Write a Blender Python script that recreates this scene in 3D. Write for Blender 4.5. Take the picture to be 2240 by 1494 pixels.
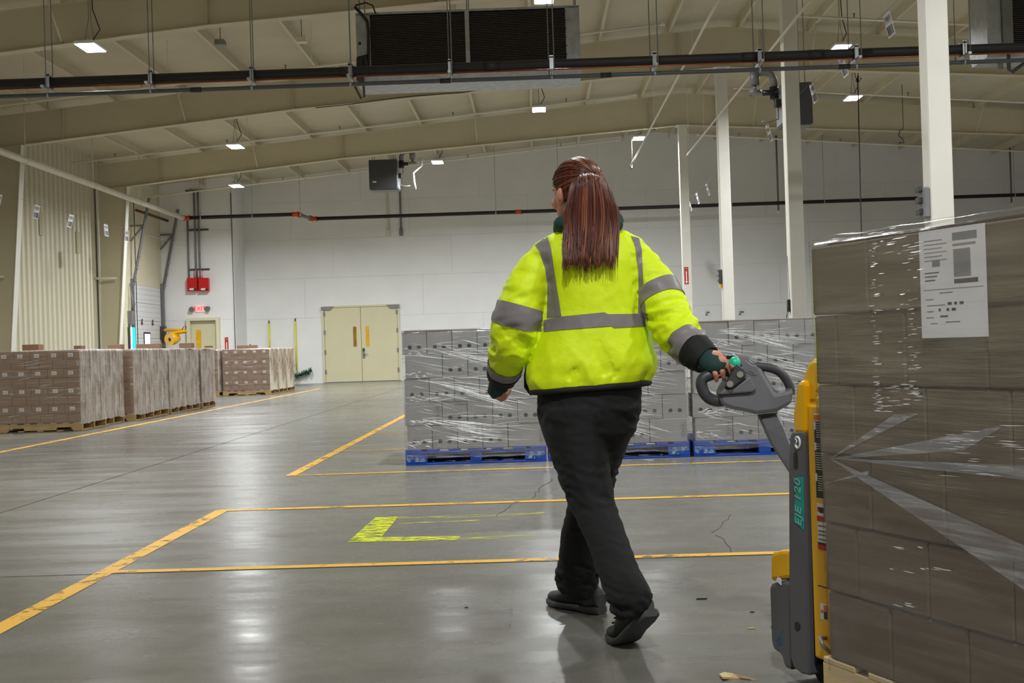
import bpy, bmesh, math, random
from mathutils import Vector, Matrix, noise
from mathutils.bvhtree import BVHTree

for o in list(bpy.data.objects):
    bpy.data.objects.remove(o, do_unlink=True)
random.seed(7)
SC = bpy.context.scene
COL = SC.collection
V = Vector

# ------------------------------------------------------------------ camera, world, exposure
F = 2800.0                      # focal length in pixels of the 2240 x 1494 frame
CAMZ = 1.0
VPX, VPY, ROLL = 1171.0, 757.0, 0.032
_d = V(((VPX - 1120) / F, -(VPY - 747) / F, -1)).normalized()
_u = V((-ROLL, 1, 0)); _u = (_u - _d * _u.dot(_d)).normalized()
_r = _d.cross(_u)
cam_data = bpy.data.cameras.new('camera')
cam_data.sensor_width = 36.0
cam_data.lens = 36.0 * F / 2240.0
cam_data.clip_start = 0.05
cam_data.clip_end = 200
cam = bpy.data.objects.new('camera', cam_data)
COL.objects.link(cam)
_m = Matrix(((_r.x, _r.y, _r.z, 0), (_d.x, _d.y, _d.z, 0), (_u.x, _u.y, _u.z, CAMZ), (0, 0, 0, 1)))
cam.matrix_world = _m
SC.camera = cam

world = bpy.data.worlds.new('world')
SC.world = world
world.use_nodes = True
world.node_tree.nodes['Background'].inputs[0].default_value = (0.5, 0.55, 0.6, 1)
world.node_tree.nodes['Background'].inputs[1].default_value = 0.05
vs = SC.view_settings
vs.view_transform = 'Standard'
vs.look = 'None'
vs.gamma = 1.0
vs.use_curve_mapping = False
vs.exposure = 0.66
LAMP_W = 200.0                  # watts of every high-bay lamp
LAMP_COL = (0.96, 0.985, 1.0)

def ray(x, y):
    c = V(((x - 1120) / F, -(y - 747) / F, -1))
    return V((c.dot(_r), c.dot(_d), c.dot(_u)))
def W(x, y, Y):
    """pixel -> point at depth Y"""
    w = ray(x, y)
    return V((w.x * Y / w.y, Y, CAMZ + w.z * Y / w.y))
def G(x, y, z=0.0):
    """pixel -> point on a horizontal plane"""
    w = ray(x, y); t = (z - CAMZ) / w.z
    return V((w.x * t, w.y * t, z))
def AX(x, y, X):
    """pixel -> point on the plane of constant X"""
    w = ray(x, y); t = X / w.x
    return V((X, w.y * t, CAMZ + w.z * t))

# ------------------------------------------------------------------ materials
def lin(c):
    return tuple((v / 255 / 12.92) if v / 255 <= 0.04045 else ((v / 255 + 0.055) / 1.055) ** 2.4 for v in c)
def nt(name):
    m = bpy.data.materials.new(name); m.use_nodes = True
    t = m.node_tree; t.nodes.clear()
    out = t.nodes.new('ShaderNodeOutputMaterial')
    return m, t, out
def N(t, typ, **kw):
    n = t.nodes.new('ShaderNode' + typ)
    for k, v in kw.items():
        if k.startswith('i_'):
            key = k[2:].replace('_', ' ')
            n.inputs[int(key) if key.isdigit() else key].default_value = v
        else:
            setattr(n, k, v)
    return n
def coords(t, scale=(1, 1, 1), rot=(0, 0, 0), kind='Object'):
    tc = N(t, 'TexCoord'); mp = N(t, 'Mapping')
    mp.inputs['Scale'].default_value = scale; mp.inputs['Rotation'].default_value = rot
    t.links.new(tc.outputs[kind], mp.inputs['Vector'])
    return mp.outputs['Vector']
def ramp(t, fac, a, b, lo=0.0, hi=1.0):
    r = N(t, 'ValToRGB')
    r.color_ramp.elements[0].position = lo; r.color_ramp.elements[1].position = hi
    r.color_ramp.elements[0].color = a if len(a) == 4 else (*a, 1)
    r.color_ramp.elements[1].color = b if len(b) == 4 else (*b, 1)
    t.links.new(fac, r.inputs['Fac'])
    return r.outputs['Color']
def mat(name, rgb, rough=0.6, metal=0.0, var=0.06, scale=6.0, bump=0.0, bscale=40.0, stretch=(1, 1, 1), spec=0.5, srgb=True, sub=0.0):
    m, t, out = nt(name)
    p = N(t, 'BsdfPrincipled')
    c = lin(rgb) if srgb else rgb
    v = coords(t, stretch)
    nz = N(t, 'TexNoise', i_Scale=scale, i_Detail=4.0)
    t.links.new(v, nz.inputs['Vector'])
    a = tuple(max(0, x * (1 - var)) for x in c); b = tuple(min(1, x * (1 + var)) for x in c)
    t.links.new(ramp(t, nz.outputs['Fac'], a, b, 0.3, 0.7), p.inputs['Base Color'])
    p.inputs['Roughness'].default_value = rough
    p.inputs['Metallic'].default_value = metal
    p.inputs['Specular IOR Level'].default_value = spec
    if bump:
        n2 = N(t, 'TexNoise', i_Scale=bscale, i_Detail=3.0)
        t.links.new(v, n2.inputs['Vector'])
        bp = N(t, 'Bump', i_Strength=bump, i_Distance=0.01)
        t.links.new(n2.outputs['Fac'], bp.inputs['Height'])
        t.links.new(bp.outputs['Normal'], p.inputs['Normal'])
    t.links.new(p.outputs['BSDF'], out.inputs['Surface'])
    return m
def emit(name, rgb, strength):
    m, t, out = nt(name)
    e = N(t, 'Emission'); e.inputs[0].default_value = (*lin(rgb), 1); e.inputs[1].default_value = strength
    t.links.new(e.outputs[0], out.inputs['Surface'])
    return m
def film(name, stretch, rot=(0, 0, 0), base=0.10, streak=0.5, haze=0.0, hazecol=(225, 222, 215), bump=0.6, rough=0.16, thr=(0.5, 0.72), hscale=3.0):
    """stretch film: clear with glossy pulled streaks and milky crumpled patches"""
    m, t, out = nt(name)
    v = coords(t, stretch, rot)
    n1 = N(t, 'TexNoise', i_Scale=1.0, i_Detail=5.0, i_Roughness=0.6)
    t.links.new(v, n1.inputs['Vector'])
    v2 = coords(t, (hscale, hscale, hscale))
    n2 = N(t, 'TexNoise', i_Scale=1.0, i_Detail=4.0, i_Roughness=0.65)
    t.links.new(v2, n2.inputs['Vector'])
    bp = N(t, 'Bump', i_Strength=bump, i_Distance=0.02)
    ad = N(t, 'Math', operation='ADD'); t.links.new(n1.outputs['Fac'], ad.inputs[0]); t.links.new(n2.outputs['Fac'], ad.inputs[1])
    t.links.new(ad.outputs[0], bp.inputs['Height'])
    gl = N(t, 'BsdfGlossy', i_Roughness=rough); gl.inputs[0].default_value = (0.95, 0.95, 0.97, 1)
    t.links.new(bp.outputs['Normal'], gl.inputs['Normal'])
    tr = N(t, 'BsdfTransparent'); tr.inputs[0].default_value = (0.97, 0.97, 0.97, 1)
    df = N(t, 'BsdfDiffuse'); df.inputs[0].default_value = (*lin(hazecol), 1)
    tl = N(t, 'BsdfTranslucent'); tl.inputs[0].default_value = (*lin(hazecol), 1)
    dt = N(t, 'MixShader', i_Fac=0.35); t.links.new(df.outputs[0], dt.inputs[1]); t.links.new(tl.outputs[0], dt.inputs[2])
    # haze mask
    hz = N(t, 'Math', operation='MULTIPLY'); hz.inputs[1].default_value = haze
    rr = N(t, 'MapRange'); rr.inputs['From Min'].default_value = 0.38; rr.inputs['From Max'].default_value = 0.62
    mx = N(t, 'Math', operation='MULTIPLY_ADD'); mx.inputs[1].default_value = 0.5
    t.links.new(n1.outputs['Fac'], mx.inputs[0])
    hl = N(t, 'Math', operation='MULTIPLY'); hl.inputs[1].default_value = 0.5
    t.links.new(n2.outputs['Fac'], hl.inputs[0]); t.links.new(hl.outputs[0], mx.inputs[2])
    t.links.new(mx.outputs[0], rr.inputs['Value']); t.links.new(rr.outputs['Result'], hz.inputs[0])
    m1 = N(t, 'MixShader'); t.links.new(hz.outputs[0], m1.inputs['Fac'])
    t.links.new(tr.outputs[0], m1.inputs[1]); t.links.new(dt.outputs[0], m1.inputs[2])
    # gloss mask
    gr = N(t, 'MapRange'); gr.inputs['From Min'].default_value = thr[0]; gr.inputs['From Max'].default_value = thr[1]
    gr.inputs['To Min'].default_value = base; gr.inputs['To Max'].default_value = base + streak
    t.links.new(n1.outputs['Fac'], gr.inputs['Value'])
    m2 = N(t, 'MixShader'); t.links.new(gr.outputs['Result'], m2.inputs['Fac'])
    t.links.new(m1.outputs[0], m2.inputs[1]); t.links.new(gl.outputs[0], m2.inputs[2])
    t.links.new(m2.outputs[0], out.inputs['Surface'])
    return m
def worn(name, rgb, wear=0.45, stretch=(1, 1, 1), soft=0.12, scale=9.0, rough=0.45):
    """floor paint with worn-through patches"""
    m, t, out = nt(name)
    p = N(t, 'BsdfPrincipled', i_Roughness=rough)
    p.inputs['Base Color'].default_value = (*lin(rgb), 1)
    v = coords(t, stretch)
    n1 = N(t, 'TexNoise', i_Scale=scale, i_Detail=8.0, i_Roughness=0.75)
    t.links.new(v, n1.inputs['Vector'])
    r = N(t, 'MapRange'); r.inputs['From Min'].default_value = wear; r.inputs['From Max'].default_value = wear + soft
    t.links.new(n1.outputs['Fac'], r.inputs['Value'])
    tr = N(t, 'BsdfTransparent')
    mx = N(t, 'MixShader'); t.links.new(r.outputs['Result'], mx.inputs['Fac'])
    t.links.new(tr.outputs[0], mx.inputs[1]); t.links.new(p.outputs[0], mx.inputs[2])
    t.links.new(mx.outputs[0], out.inputs['Surface'])
    return m
def concrete():
    m, t, out = nt('polished_concrete')
    p = N(t, 'BsdfPrincipled', i_Specular_IOR_Level=0.55)
    v = coords(t, (1, 1, 1))
    big = N(t, 'TexNoise', i_Scale=0.45, i_Detail=6.0, i_Roughness=0.6); t.links.new(v, big.inputs['Vector'])
    mid = N(t, 'TexNoise', i_Scale=4.0, i_Detail=8.0, i_Roughness=0.7); t.links.new(v, mid.inputs['Vector'])
    sx = coords(t, (0.5, 2.2, 1)); st = N(t, 'TexNoise', i_Scale=1.6, i_Detail=6.0, i_Roughness=0.6); t.links.new(sx, st.inputs['Vector'])
    fine = N(t, 'TexNoise', i_Scale=120.0, i_Detail=4.0); t.links.new(v, fine.inputs['Vector'])
    mix = N(t, 'MixRGB', blend_type='MIX', i_Fac=0.45)
    t.links.new(ramp(t, big.outputs['Fac'], lin((104, 102, 93)), lin((132, 130, 122)), 0.3, 0.7), mix.inputs[1])
    t.links.new(ramp(t, mid.outputs['Fac'], lin((92, 88, 78)), lin((136, 135, 128)), 0.25, 0.75), mix.inputs[2])
    ov = N(t, 'MixRGB', blend_type='MULTIPLY', i_Fac=0.25)
    t.links.new(mix.outputs[0], ov.inputs[1]); t.links.new(fine.outputs['Fac'], ov.inputs[2])
    t.links.new(ov.outputs[0], p.inputs['Base Color'])
    rr = N(t, 'MapRange'); rr.inputs['From Min'].default_value = 0.3; rr.inputs['From Max'].default_value = 0.7
    rr.inputs['To Min'].default_value = 0.17; rr.inputs['To Max'].default_value = 0.35
    t.links.new(st.outputs['Fac'], rr.inputs['Value']); t.links.new(rr.outputs['Result'], p.inputs['Roughness'])
    bp = N(t, 'Bump', i_Strength=0.12, i_Distance=0.01)
    t.links.new(mid.outputs['Fac'], bp.inputs['Height']); t.links.new(bp.outputs['Normal'], p.inputs['Normal'])
    t.links.new(p.outputs[0], out.inputs['Surface'])
    return m
def bars(name, dark, light, n, axis='X', seed=0.0):
    """printed bar code / printed lines across a small flat label"""
    m, t, out = nt(name)
    p = N(t, 'BsdfPrincipled', i_Roughness=0.6)
    tc = N(t, 'TexCoord'); sp = N(t, 'SeparateXYZ'); t.links.new(tc.outputs['Generated'], sp.inputs[0])
    ml = N(t, 'Math', operation='MULTIPLY_ADD'); ml.inputs[1].default_value = n; ml.inputs[2].default_value = seed
    t.links.new(sp.outputs[axis], ml.inputs[0])
    fl = N(t, 'Math', operation='FLOOR'); t.links.new(ml.outputs[0], fl.inputs[0])
    wn = N(t, 'TexWhiteNoise', noise_dimensions='1D'); t.links.new(fl.outputs[0], wn.inputs['W'])
    c = N(t, 'ValToRGB'); c.color_ramp.interpolation = 'CONSTANT'
    c.color_ramp.elements[0].color = (*lin(dark), 1); c.color_ramp.elements[1].color = (*lin(light), 1); c.color_ramp.elements[1].position = 0.5
    t.links.new(wn.outputs['Value'], c.inputs['Fac']); t.links.new(c.outputs[0], p.inputs['Base Color'])
    t.links.new(p.outputs[0], out.inputs['Surface'])
    return m

M = {}
M['floor'] = concrete()
M['joint'] = mat('floor_joint', (62, 60, 56), 0.9)
M['yline'] = worn('yellow_floor_paint', (226, 172, 44), 0.36, soft=0.1, scale=7)
M['yline_thin'] = worn('yellow_floor_tape', (220, 172, 56), 0.34, soft=0.16, scale=5)
M['lime'] = worn('lime_floor_paint', (214, 222, 20), 0.43, (1, 3, 1), soft=0.1, scale=10)
M['lime_faded'] = worn('faded_lime_floor_paint', (208, 206, 60), 0.5, (0.6, 3, 1), soft=0.16, scale=8)
M['wall'] = mat('painted_wall_white', (234, 234, 232), 0.7, var=0.025, scale=1.2, bump=0.05, bscale=60)
M['wall_joint'] = mat('wall_joint_grey', (150, 147, 138), 0.9)  # even grey of the joints between wall panels
M['liner'] = mat('ribbed_liner_cream', (205, 199, 176), 0.55, var=0.04, scale=2, stretch=(1, 1, 0.2))
M['cream'] = mat('cream_paint', (222, 214, 186), 0.6, var=0.03, scale=1.5)
M['roof'] = mat('roof_insulation', (204, 195, 170), 0.7, var=0.06, scale=0.9, bump=0.15, bscale=3)
M['steel_cream'] = mat('beam_paint', (208, 199, 172), 0.6, var=0.04, scale=1.2)
M['column'] = mat('column_paint', (230, 228, 217), 0.55, var=0.03, scale=3)
M['door'] = mat('door_paint', (214, 207, 172), 0.5, var=0.02, scale=2)
M['door_white'] = mat('dock_door_white', (226, 228, 228), 0.5, var=0.02, scale=3)
M['amber'] = mat('amber_glass', (226, 176, 40), 0.3, var=0.15, scale=8)
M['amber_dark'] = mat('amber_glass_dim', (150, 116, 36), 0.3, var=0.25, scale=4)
M['black_pipe'] = mat('black_pipe_insulation', (38, 36, 36), 0.55, var=0.12, scale=4)
M['grey_pipe'] = mat('grey_plastic_pipe', (82, 84, 88), 0.4, var=0.06, scale=4)
M['white_pipe'] = mat('white_painted_pipe', (228, 222, 204), 0.45, var=0.04, scale=3)
M['copper'] = mat('copper_tube', (176, 96, 56), 0.3, 1.0, var=0.08)
M['galv'] = mat('galvanised_steel', (180, 184, 186), 0.4, 0.55, var=0.16, scale=9)
M['galv_dull'] = mat('dull_steel', (134, 135, 134), 0.5, 0.35, var=0.1, scale=6)
M['strut'] = mat('grey_strut', (122, 124, 124), 0.5, 0.2, var=0.06)
M['coil'] = mat('coil_fin', (72, 66, 62), 0.6, 0.2, var=0.1, scale=30)
M['coil_back'] = mat('coil_back', (22, 20, 20), 0.8)
M['charcoal'] = mat('charcoal_enamel', (70, 70, 72), 0.45, var=0.05, scale=3)
M['black'] = mat('black_plastic', (26, 26, 27), 0.45)
M['orange'] = mat('orange_coupling', (206, 74, 24), 0.45)
M['red'] = mat('red_enamel', (196, 14, 12), 0.35)
M['white'] = mat('white_plastic', (232, 232, 228), 0.45)
M['paper'] = mat('white_paper', (226, 226, 228), 0.6, var=0.02)
M['ink'] = mat('dark_ink', (52, 52, 56), 0.7)
M['grey_ink'] = mat('grey_ink', (120, 120, 124), 0.7)
M['yellow'] = mat('yellow_enamel', (238, 178, 4), 0.35, var=0.05, scale=6)
M['yplastic'] = mat('yellow_handle_plastic', (226, 222, 50), 0.4)
M['green_bristle'] = mat('green_bristle', (40, 110, 74), 0.9, var=0.3, scale=60, bump=0.6, bscale=90)
M['blue_light'] = emit('blue_dock_light', (40, 190, 250), 1.4)
M['white_light'] = emit('white_tube_light', (215, 240, 255), 2.6)
M['daylight'] = emit('window_daylight', (215, 220, 255), 1.8)
M['exit_face'] = emit('exit_sign_face', (250, 196, 190), .62)
M['exit_red'] = emit('exit_sign_letters', (235, 8, 20), .8)
M['lamp'] = emit('lamp_diffuser', (250, 252, 255), 14.0)
M['card'] = mat('brown_cardboard', (144, 116, 93), 0.75, var=0.09, scale=3, bump=0.06, bscale=20, stretch=(1, 1, 3))
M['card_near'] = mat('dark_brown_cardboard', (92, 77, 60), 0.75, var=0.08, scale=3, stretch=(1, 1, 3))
M['card_grey'] = mat('grey_cardboard', (168, 168, 169), 0.7, var=0.04, scale=4)
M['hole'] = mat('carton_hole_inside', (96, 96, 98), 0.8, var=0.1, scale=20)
M['pink'] = mat('pink_slip_sheet', (206, 186, 176), 0.8)
M['wood'] = mat('pale_pallet_wood', (176, 148, 100), 0.75, var=0.2, scale=5, stretch=(1, 1, 4), bump=0.15)
M['wood_new'] = mat('fresh_pallet_wood', (206, 180, 134), 0.7, var=0.12, scale=4, stretch=(1, 1, 6), bump=0.1)
M['bluewood'] = mat('blue_painted_wood', (14, 76, 180), 0.6, var=0.28, scale=7, stretch=(1, 1, 3), bump=0.1)
M['bluescuff'] = worn('scuffed_blue_paint', (150, 186, 220), 0.5, soft=0.08, scale=16)
M['film_grey'] = film('clear_stretch_film', (2.2, 2.2, 46), (0, 0.24, 0), 0.12, 0.45, haze=0.12, bump=0.2, rough=0.13, thr=(0.54, 0.72))
M['film_front'] = film('stretch_film_over_brown', (2.0, 2.0, 30), (0, 0.1, 0), 0.07, 0.26, haze=0.2, hazecol=(190, 176, 170), bump=0.5, rough=0.22)
M['film_side'] = film('milky_crumpled_film', (16, 16, 1.3), (0, 0, 0), 0.1, 0.3, haze=0.9, hazecol=(240, 234, 226), bump=0.6, rough=0.2, hscale=3.2)
M['film_cream'] = film('cream_crumpled_film', (9, 9, 1.6), (0, 0, 0), 0.1, 0.25, haze=1.3, hazecol=(244, 238, 214), bump=0.8, rough=0.3, hscale=2.2)
M['film_near'] = film('near_stretch_film', (1.3, 1.3, 26), (0.04, 0.03, 0), 0.11, 0.13, haze=0.05, hazecol=(150, 150, 156), bump=0.12, rough=0.13, thr=(0.45, 0.8))
def glintmat():
    m, t, out = nt('painted_film_glint')
    p = N(t, 'BsdfPrincipled', i_Roughness=0.22, i_Specular_IOR_Level=1.0, i_Alpha=0.6)
    v = coords(t, (30, 30, 30)); n = N(t, 'TexNoise', i_Scale=1.0, i_Detail=3.0); t.links.new(v, n.inputs['Vector'])
    t.links.new(ramp(t, n.outputs['Fac'], (.6, .6, .62), (1, 1, 1), .3, .6), p.inputs['Base Color'])
    t.links.new(p.outputs[0], out.inputs['Surface']); return m
M['glint_white'] = glintmat()  # white for ribbons that paint lamp glints onto the film
M['film_fold'] = film('folded_stretch_film', (3, 3, 70), (0.3, 0, 0), 0.06, 0.2, haze=0.3, hazecol=(190, 194, 202), bump=0.4, rough=0.25)

# ------------------------------------------------------------------ mesh helpers
class MB:
    def __init__(self):
        self.v = []; self.f = []; self.mi = []; self.sm = []
    def add(self, vs, fs, mi=0, smooth=False):
        b = len(self.v)
        self.v += [V(p) for p in vs]
        for f in fs:
            self.f.append([b + i for i in f]); self.mi.append(mi); self.sm.append(smooth)
        return self
    def box(self, x0, x1, y0, y1, z0, z1, mi=0, M4=None):
        p = [V((x, y, z)) for z in (z0, z1) for y in (y0, y1) for x in (x0, x1)]
        if M4: p = [M4 @ q for q in p]
        return self.add(p, [(0, 2, 3, 1), (4, 5, 7, 6), (0, 1, 5, 4), (2, 6, 7, 3), (0, 4, 6, 2), (1, 3, 7, 5)], mi)
    def cbox(self, x0, x1, y0, y1, z0, z1, c=0.004, mi=0, M4=None):
        """box with chamfered edges"""
        X = (x0, x1); Y = (y0, y1); Z = (z0, z1)
        idx = {}; pts = []
        for i in (0, 1):
            for j in (0, 1):
                for k in (0, 1):
                    s = (1 - 2 * i, 1 - 2 * j, 1 - 2 * k)
                    for a in range(3):
                        q = [X[i] + s[0] * c, Y[j] + s[1] * c, Z[k] + s[2] * c]
                        q[a] = (X, Y, Z)[a][(i, j, k)[a]]
                        idx[(i, j, k, a)] = len(pts)
                        pts.append(M4 @ V(q) if M4 else V(q))
        fs = []
        for a in range(3):
            b, d = [q for q in range(3) if q != a]
            for s in (0, 1):
                def key(p, q):
                    t = [0, 0, 0]; t[a] = s; t[b] = p; t[d] = q
                    return idx[(t[0], t[1], t[2], a)]
                fs.append([key(0, 0), key(1, 0), key(1, 1), key(0, 1)])
            for p in (0, 1):
                for q in (0, 1):
                    def k2(s, ax):
                        t = [0, 0, 0]; t[a] = s; t[b] = p; t[d] = q
                        return idx[(t[0], t[1], t[2], ax)]
                    fs.append([k2(0, b), k2(1, b), k2(1, d), k2(0, d)])
        for i in (0, 1):
            for j in (0, 1):
                for k in (0, 1):
                    fs.append([idx[(i, j, k, 0)], idx[(i, j, k, 1)], idx[(i, j, k, 2)]])
        return self.add(pts, fs, mi)
    def tube(self, pts, r, n=10, mi=0, caps=True, smooth=True, flat=1.0, up=None):
        pts = [V(p) for p in pts]
        rs = r if isinstance(r, (list, tuple)) else [r] * len(pts)
        T = []
        for i in range(len(pts)):
            a = pts[max(0, i - 1)]; b = pts[min(len(pts) - 1, i + 1)]
            T.append((b - a).normalized())
        ref = V(up) if up else (V((0, 0, 1)) if abs(T[0].z) < 0.9 else V((0, 1, 0)))
        nrm = (ref - T[0] * ref.dot(T[0])).normalized()
        rings = []
        for i, p in enumerate(pts):
            nrm = (nrm - T[i] * nrm.dot(T[i])).normalized()
            bi = T[i].cross(nrm)
            rings.append([p + nrm * (math.sin(2 * math.pi * k / n) * rs[i] * flat) + bi * (math.cos(2 * math.pi * k / n) * rs[i]) for k in range(n)])
        return self.loft(rings, mi, caps, smooth)
    def loft(self, rings, mi=0, caps=True, smooth=True, closed=True):
        n = len(rings[0]); vs = [p for r in rings for p in r]; fs = []
        for i in range(len(rings) - 1):
            for k in range(n if closed else n - 1):
                fs.append((i * n + k, i * n + (k + 1) % n, (i + 1) * n + (k + 1) % n, (i + 1) * n + k))
        self.add(vs, fs, mi, smooth)
        if caps and closed:
            b = len(self.v) - len(vs)
            self.f.append([b + k for k in range(n)][::-1]); self.mi.append(mi); self.sm.append(False)
            self.f.append([b + (len(rings) - 1) * n + k for k in range(n)]); self.mi.append(mi); self.sm.append(False)
        return self
    def prism(self, poly, d, mi=0):
        """polygon (3D points) extruded along vector d"""
        n = len(poly); d = V(d)
        vs = [V(p) for p in poly] + [V(p) + d for p in poly]
        fs = [list(range(n))[::-1], list(range(n, 2 * n))] + [(i, (i + 1) % n, n + (i + 1) % n, n + i) for i in range(n)]
        return self.add(vs, fs, mi)
    def ell(self, c, rx, ry, rz, nu=20, nv=14, mi=0, M3=None):
        c = V(c); rings = []
        for j in range(1, nv):
            ph = math.pi * j / nv
            ring = []
            for i in range(nu):
                th = 2 * math.pi * i / nu
                q = V((rx * math.sin(ph) * math.cos(th), ry * math.sin(ph) * math.sin(th), -rz * math.cos(ph)))
                if M3: q = M3 @ q
                ring.append(c + q)
            rings.append(ring)
        self.loft(rings, mi, False, True)
        b = len(self.v)
        top = V((0, 0, rz)); 
        if M3: top = M3 @ top
        self.v += [c - top, c + top]
        s = b - nu * (nv - 1)
        for k in range(nu):
            self.f.append([b, s + (k + 1) % nu, s + k]); self.mi.append(mi); self.sm.append(True)
            e = s + nu * (nv - 2)
            self.f.append([b + 1, e + k, e + (k + 1) % nu]); self.mi.append(mi); self.sm.append(True)
        return self
    def mesh(self, name, mats):
        me = bpy.data.meshes.new(name)
        me.from_pydata([tuple(p) for p in self.v], [], self.f)
        for m in (mats if isinstance(mats, (list, tuple)) else [mats]):
            me.materials.append(M[m] if isinstance(m, str) else m)
        me.polygons.foreach_set('material_index', self.mi)
        me.polygons.foreach_set('use_smooth', self.sm)
        me.update()
        bm = bmesh.new(); bm.from_mesh(me); bmesh.ops.recalc_face_normals(bm, faces=bm.faces); bm.to_mesh(me); bm.free()
        return me
    def build(self, name, mats, parent=None, bevel=0, world=True):
        """one mesh object; vertices are given in world space (parents carry their own matrix)"""
        if parent is not None:
            inv = MATS[parent.name].inverted()
            if world: self.v = [inv @ p for p in self.v]
            o = bpy.data.objects.new(name, self.mesh(name, mats)); COL.objects.link(o); o.parent = parent
            MATS[o.name] = MATS[parent.name].copy()
        else:
            lo = V([min(p[i] for p in self.v) for i in range(3)]); hi = V([max(p[i] for p in self.v) for i in range(3)])
            c = V(((lo.x + hi.x) / 2, (lo.y + hi.y) / 2, lo.z))
            self.v = [p - c for p in self.v]
            o = bpy.data.objects.new(name, self.mesh(name, mats)); COL.objects.link(o); o.location = c
            MATS[o.name] = Matrix.Translation(c)
        if bevel:
            b = o.modifiers.new('bevel', 'BEVEL'); b.width = bevel; b.segments = 2; b.limit_method = 'ANGLE'; b.angle_limit = 0.6
        return o
MATS = {}
def tag(o, label=None, cat=None, group=None, kind=None):
    if label: o['label'] = label
    if cat: o['category'] = cat
    if group: o['group'] = group
    if kind: o['kind'] = kind
    return o
def thing(name, loc, label, cat, group=None, rz=0.0, kind=None):
    o = bpy.data.objects.new(name, None); COL.objects.link(o)
    o.empty_display_size = 0.1
    o.location = loc; o.rotation_euler = (0, 0, rz)
    MATS[o.name] = Matrix.Translation(V(loc)) @ Matrix.Rotation(rz, 4, 'Z')
    return tag(o, label, cat, group, kind)
def inst(name, me, M4, parent=None, **kw):
    """object that shares mesh data; M4 is a world matrix"""
    o = bpy.data.objects.new(name, me); COL.objects.link(o)
    if parent is not None:
        o.parent = parent; o.matrix_basis = MATS[parent.name].inverted() @ M4
    else:
        o.matrix_basis = M4
    MATS[o.name] = M4.copy()
    return tag(o, **kw)
def T(x, y, z): return Matrix.Translation((x, y, z))
def RZ(a): return Matrix.Rotation(a, 4, 'Z')
def struct(o): o['kind'] = 'structure'; return o
def text(name, body, size, m, parent, M4, depth=0.0006, shear=0.0):
    cu = bpy.data.curves.new(name, 'FONT'); cu.body = body; cu.size = size; cu.extrude = depth
    cu.align_x = 'CENTER'; cu.align_y = 'CENTER'; cu.resolution_u = 2; cu.shear = shear
    tmp = bpy.data.objects.new('tmp', cu); COL.objects.link(tmp)
    dg = bpy.context.evaluated_depsgraph_get(); dg.update()
    me = bpy.data.meshes.new_from_object(tmp.evaluated_get(dg))
    bpy.data.objects.remove(tmp, do_unlink=True)
    me.materials.clear(); me.materials.append(M[m])
    return inst(name, me, M4, parent)
def frame(o, x, y):
    """matrix whose local x / y axes point along x / y (a flat print plane)"""
    x = V(x).normalized(); y = V(y); y = (y - x * x.dot(y)).normalized(); z = x.cross(y)
    return Matrix(((x.x, y.x, z.x, o[0]), (x.y, y.y, z.y, o[1]), (x.z, y.z, z.z, o[2]), (0, 0, 0, 1)))
def remeshed(mb, voxel, smooth=3, name='tmp'):
    me = mb.mesh(name, [])
    o = bpy.data.objects.new('tmp', me); COL.objects.link(o)
    r = o.modifiers.new('r', 'REMESH'); r.mode = 'VOXEL'; r.voxel_size = voxel; r.use_smooth_shade = True
    if smooth:
        s = o.modifiers.new('s', 'SMOOTH'); s.factor = 0.5; s.iterations = smooth
    dg = bpy.context.evaluated_depsgraph_get(); dg.update()
    out = bpy.data.meshes.new_from_object(o.evaluated_get(dg))
    bpy.data.objects.remove(o, do_unlink=True)
    for p in out.polygons: p.use_smooth = True
    return out
def from_mesh(me, mi=0):
    mb = MB(); mb.add([v.co.copy() for v in me.vertices], [list(p.vertices) for p in me.polygons], mi, True)
    return mb

# ------------------------------------------------------------------ the building
XL, XR, RIDGE = -11.8, 20.1, 4.15
YB, YE, YF = 42.0, 40.45, -16.0           # back wall, exit wall (bump-out), wall behind the camera
XRET = -9.48
FRAMES = [13.1, 20.25, 27.45, 34.6]
def zr(X): return 7.885 - 0.0875 * abs(X - RIDGE)      # underside of the roof
def zp(X): return zr(X) - 0.2                          # underside of the purlins
floor = struct(MB().box(XL - .3, XR + .3, YF - .3, YB + .3, -0.2, 0).build('floor', 'floor'))
def strip(a, b, w, z=0.002):
    a = V((a[0], a[1], z)); b = V((b[0], b[1], z)); n = V((-(b - a).y, (b - a).x, 0)).normalized() * w / 2
    mb = MB(); seg = 1
    return mb.add([a - n, b - n, b + n, a + n], [(0, 1, 2, 3)])
YL = -2.04
def fl(name, m, a, b, w, z=0.002): return strip(a, b, w, z).build(name, m, floor)
fl('floor_line', 'yline', (-6.03, 3), (-6.06, 36), .1)
fl('floor_line', 'yline', (YL, 1.5), (YL - .02, 8.29), .088)
fl('floor_line', 'yline', (YL, 10.5), (YL + .02, 30), .088)
for y, w, m, z in ((5.99, .075, 'yline', .0024), (8.25, .085, 'yline', .0024), (10.49, .07, 'yline_thin', .0024), (12.9, .06, 'yline_thin', .0024), (15.4, .05, 'yline_thin', .0024)):
    fl('floor_line', m, (YL - .04, y), (9.0, y), w, z)
fl('floor_joint', 'joint', (-3.6, 0), (-3.62, 41.9), .012, .001)
fl('floor_joint', 'joint', (-11.6, 5.945), (19, 5.945), .010, .001)
fl('floor_joint', 'joint', (-11.6, 12.98), (YL, 12.98), .008, .001)
fl('floor_joint', 'joint', (-3.6, 26.0), (YL + 8, 26.0), .010, .001)
def gpoly(name, m, px, z=0.0015):
    return MB().add([G(x, y, z) for x, y in px], [list(range(len(px)))]).build(name, m, floor)
gpoly('lime_marking', 'lime', [(760, 1186), (822, 1131), (872, 1130), (828, 1182)])
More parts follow.
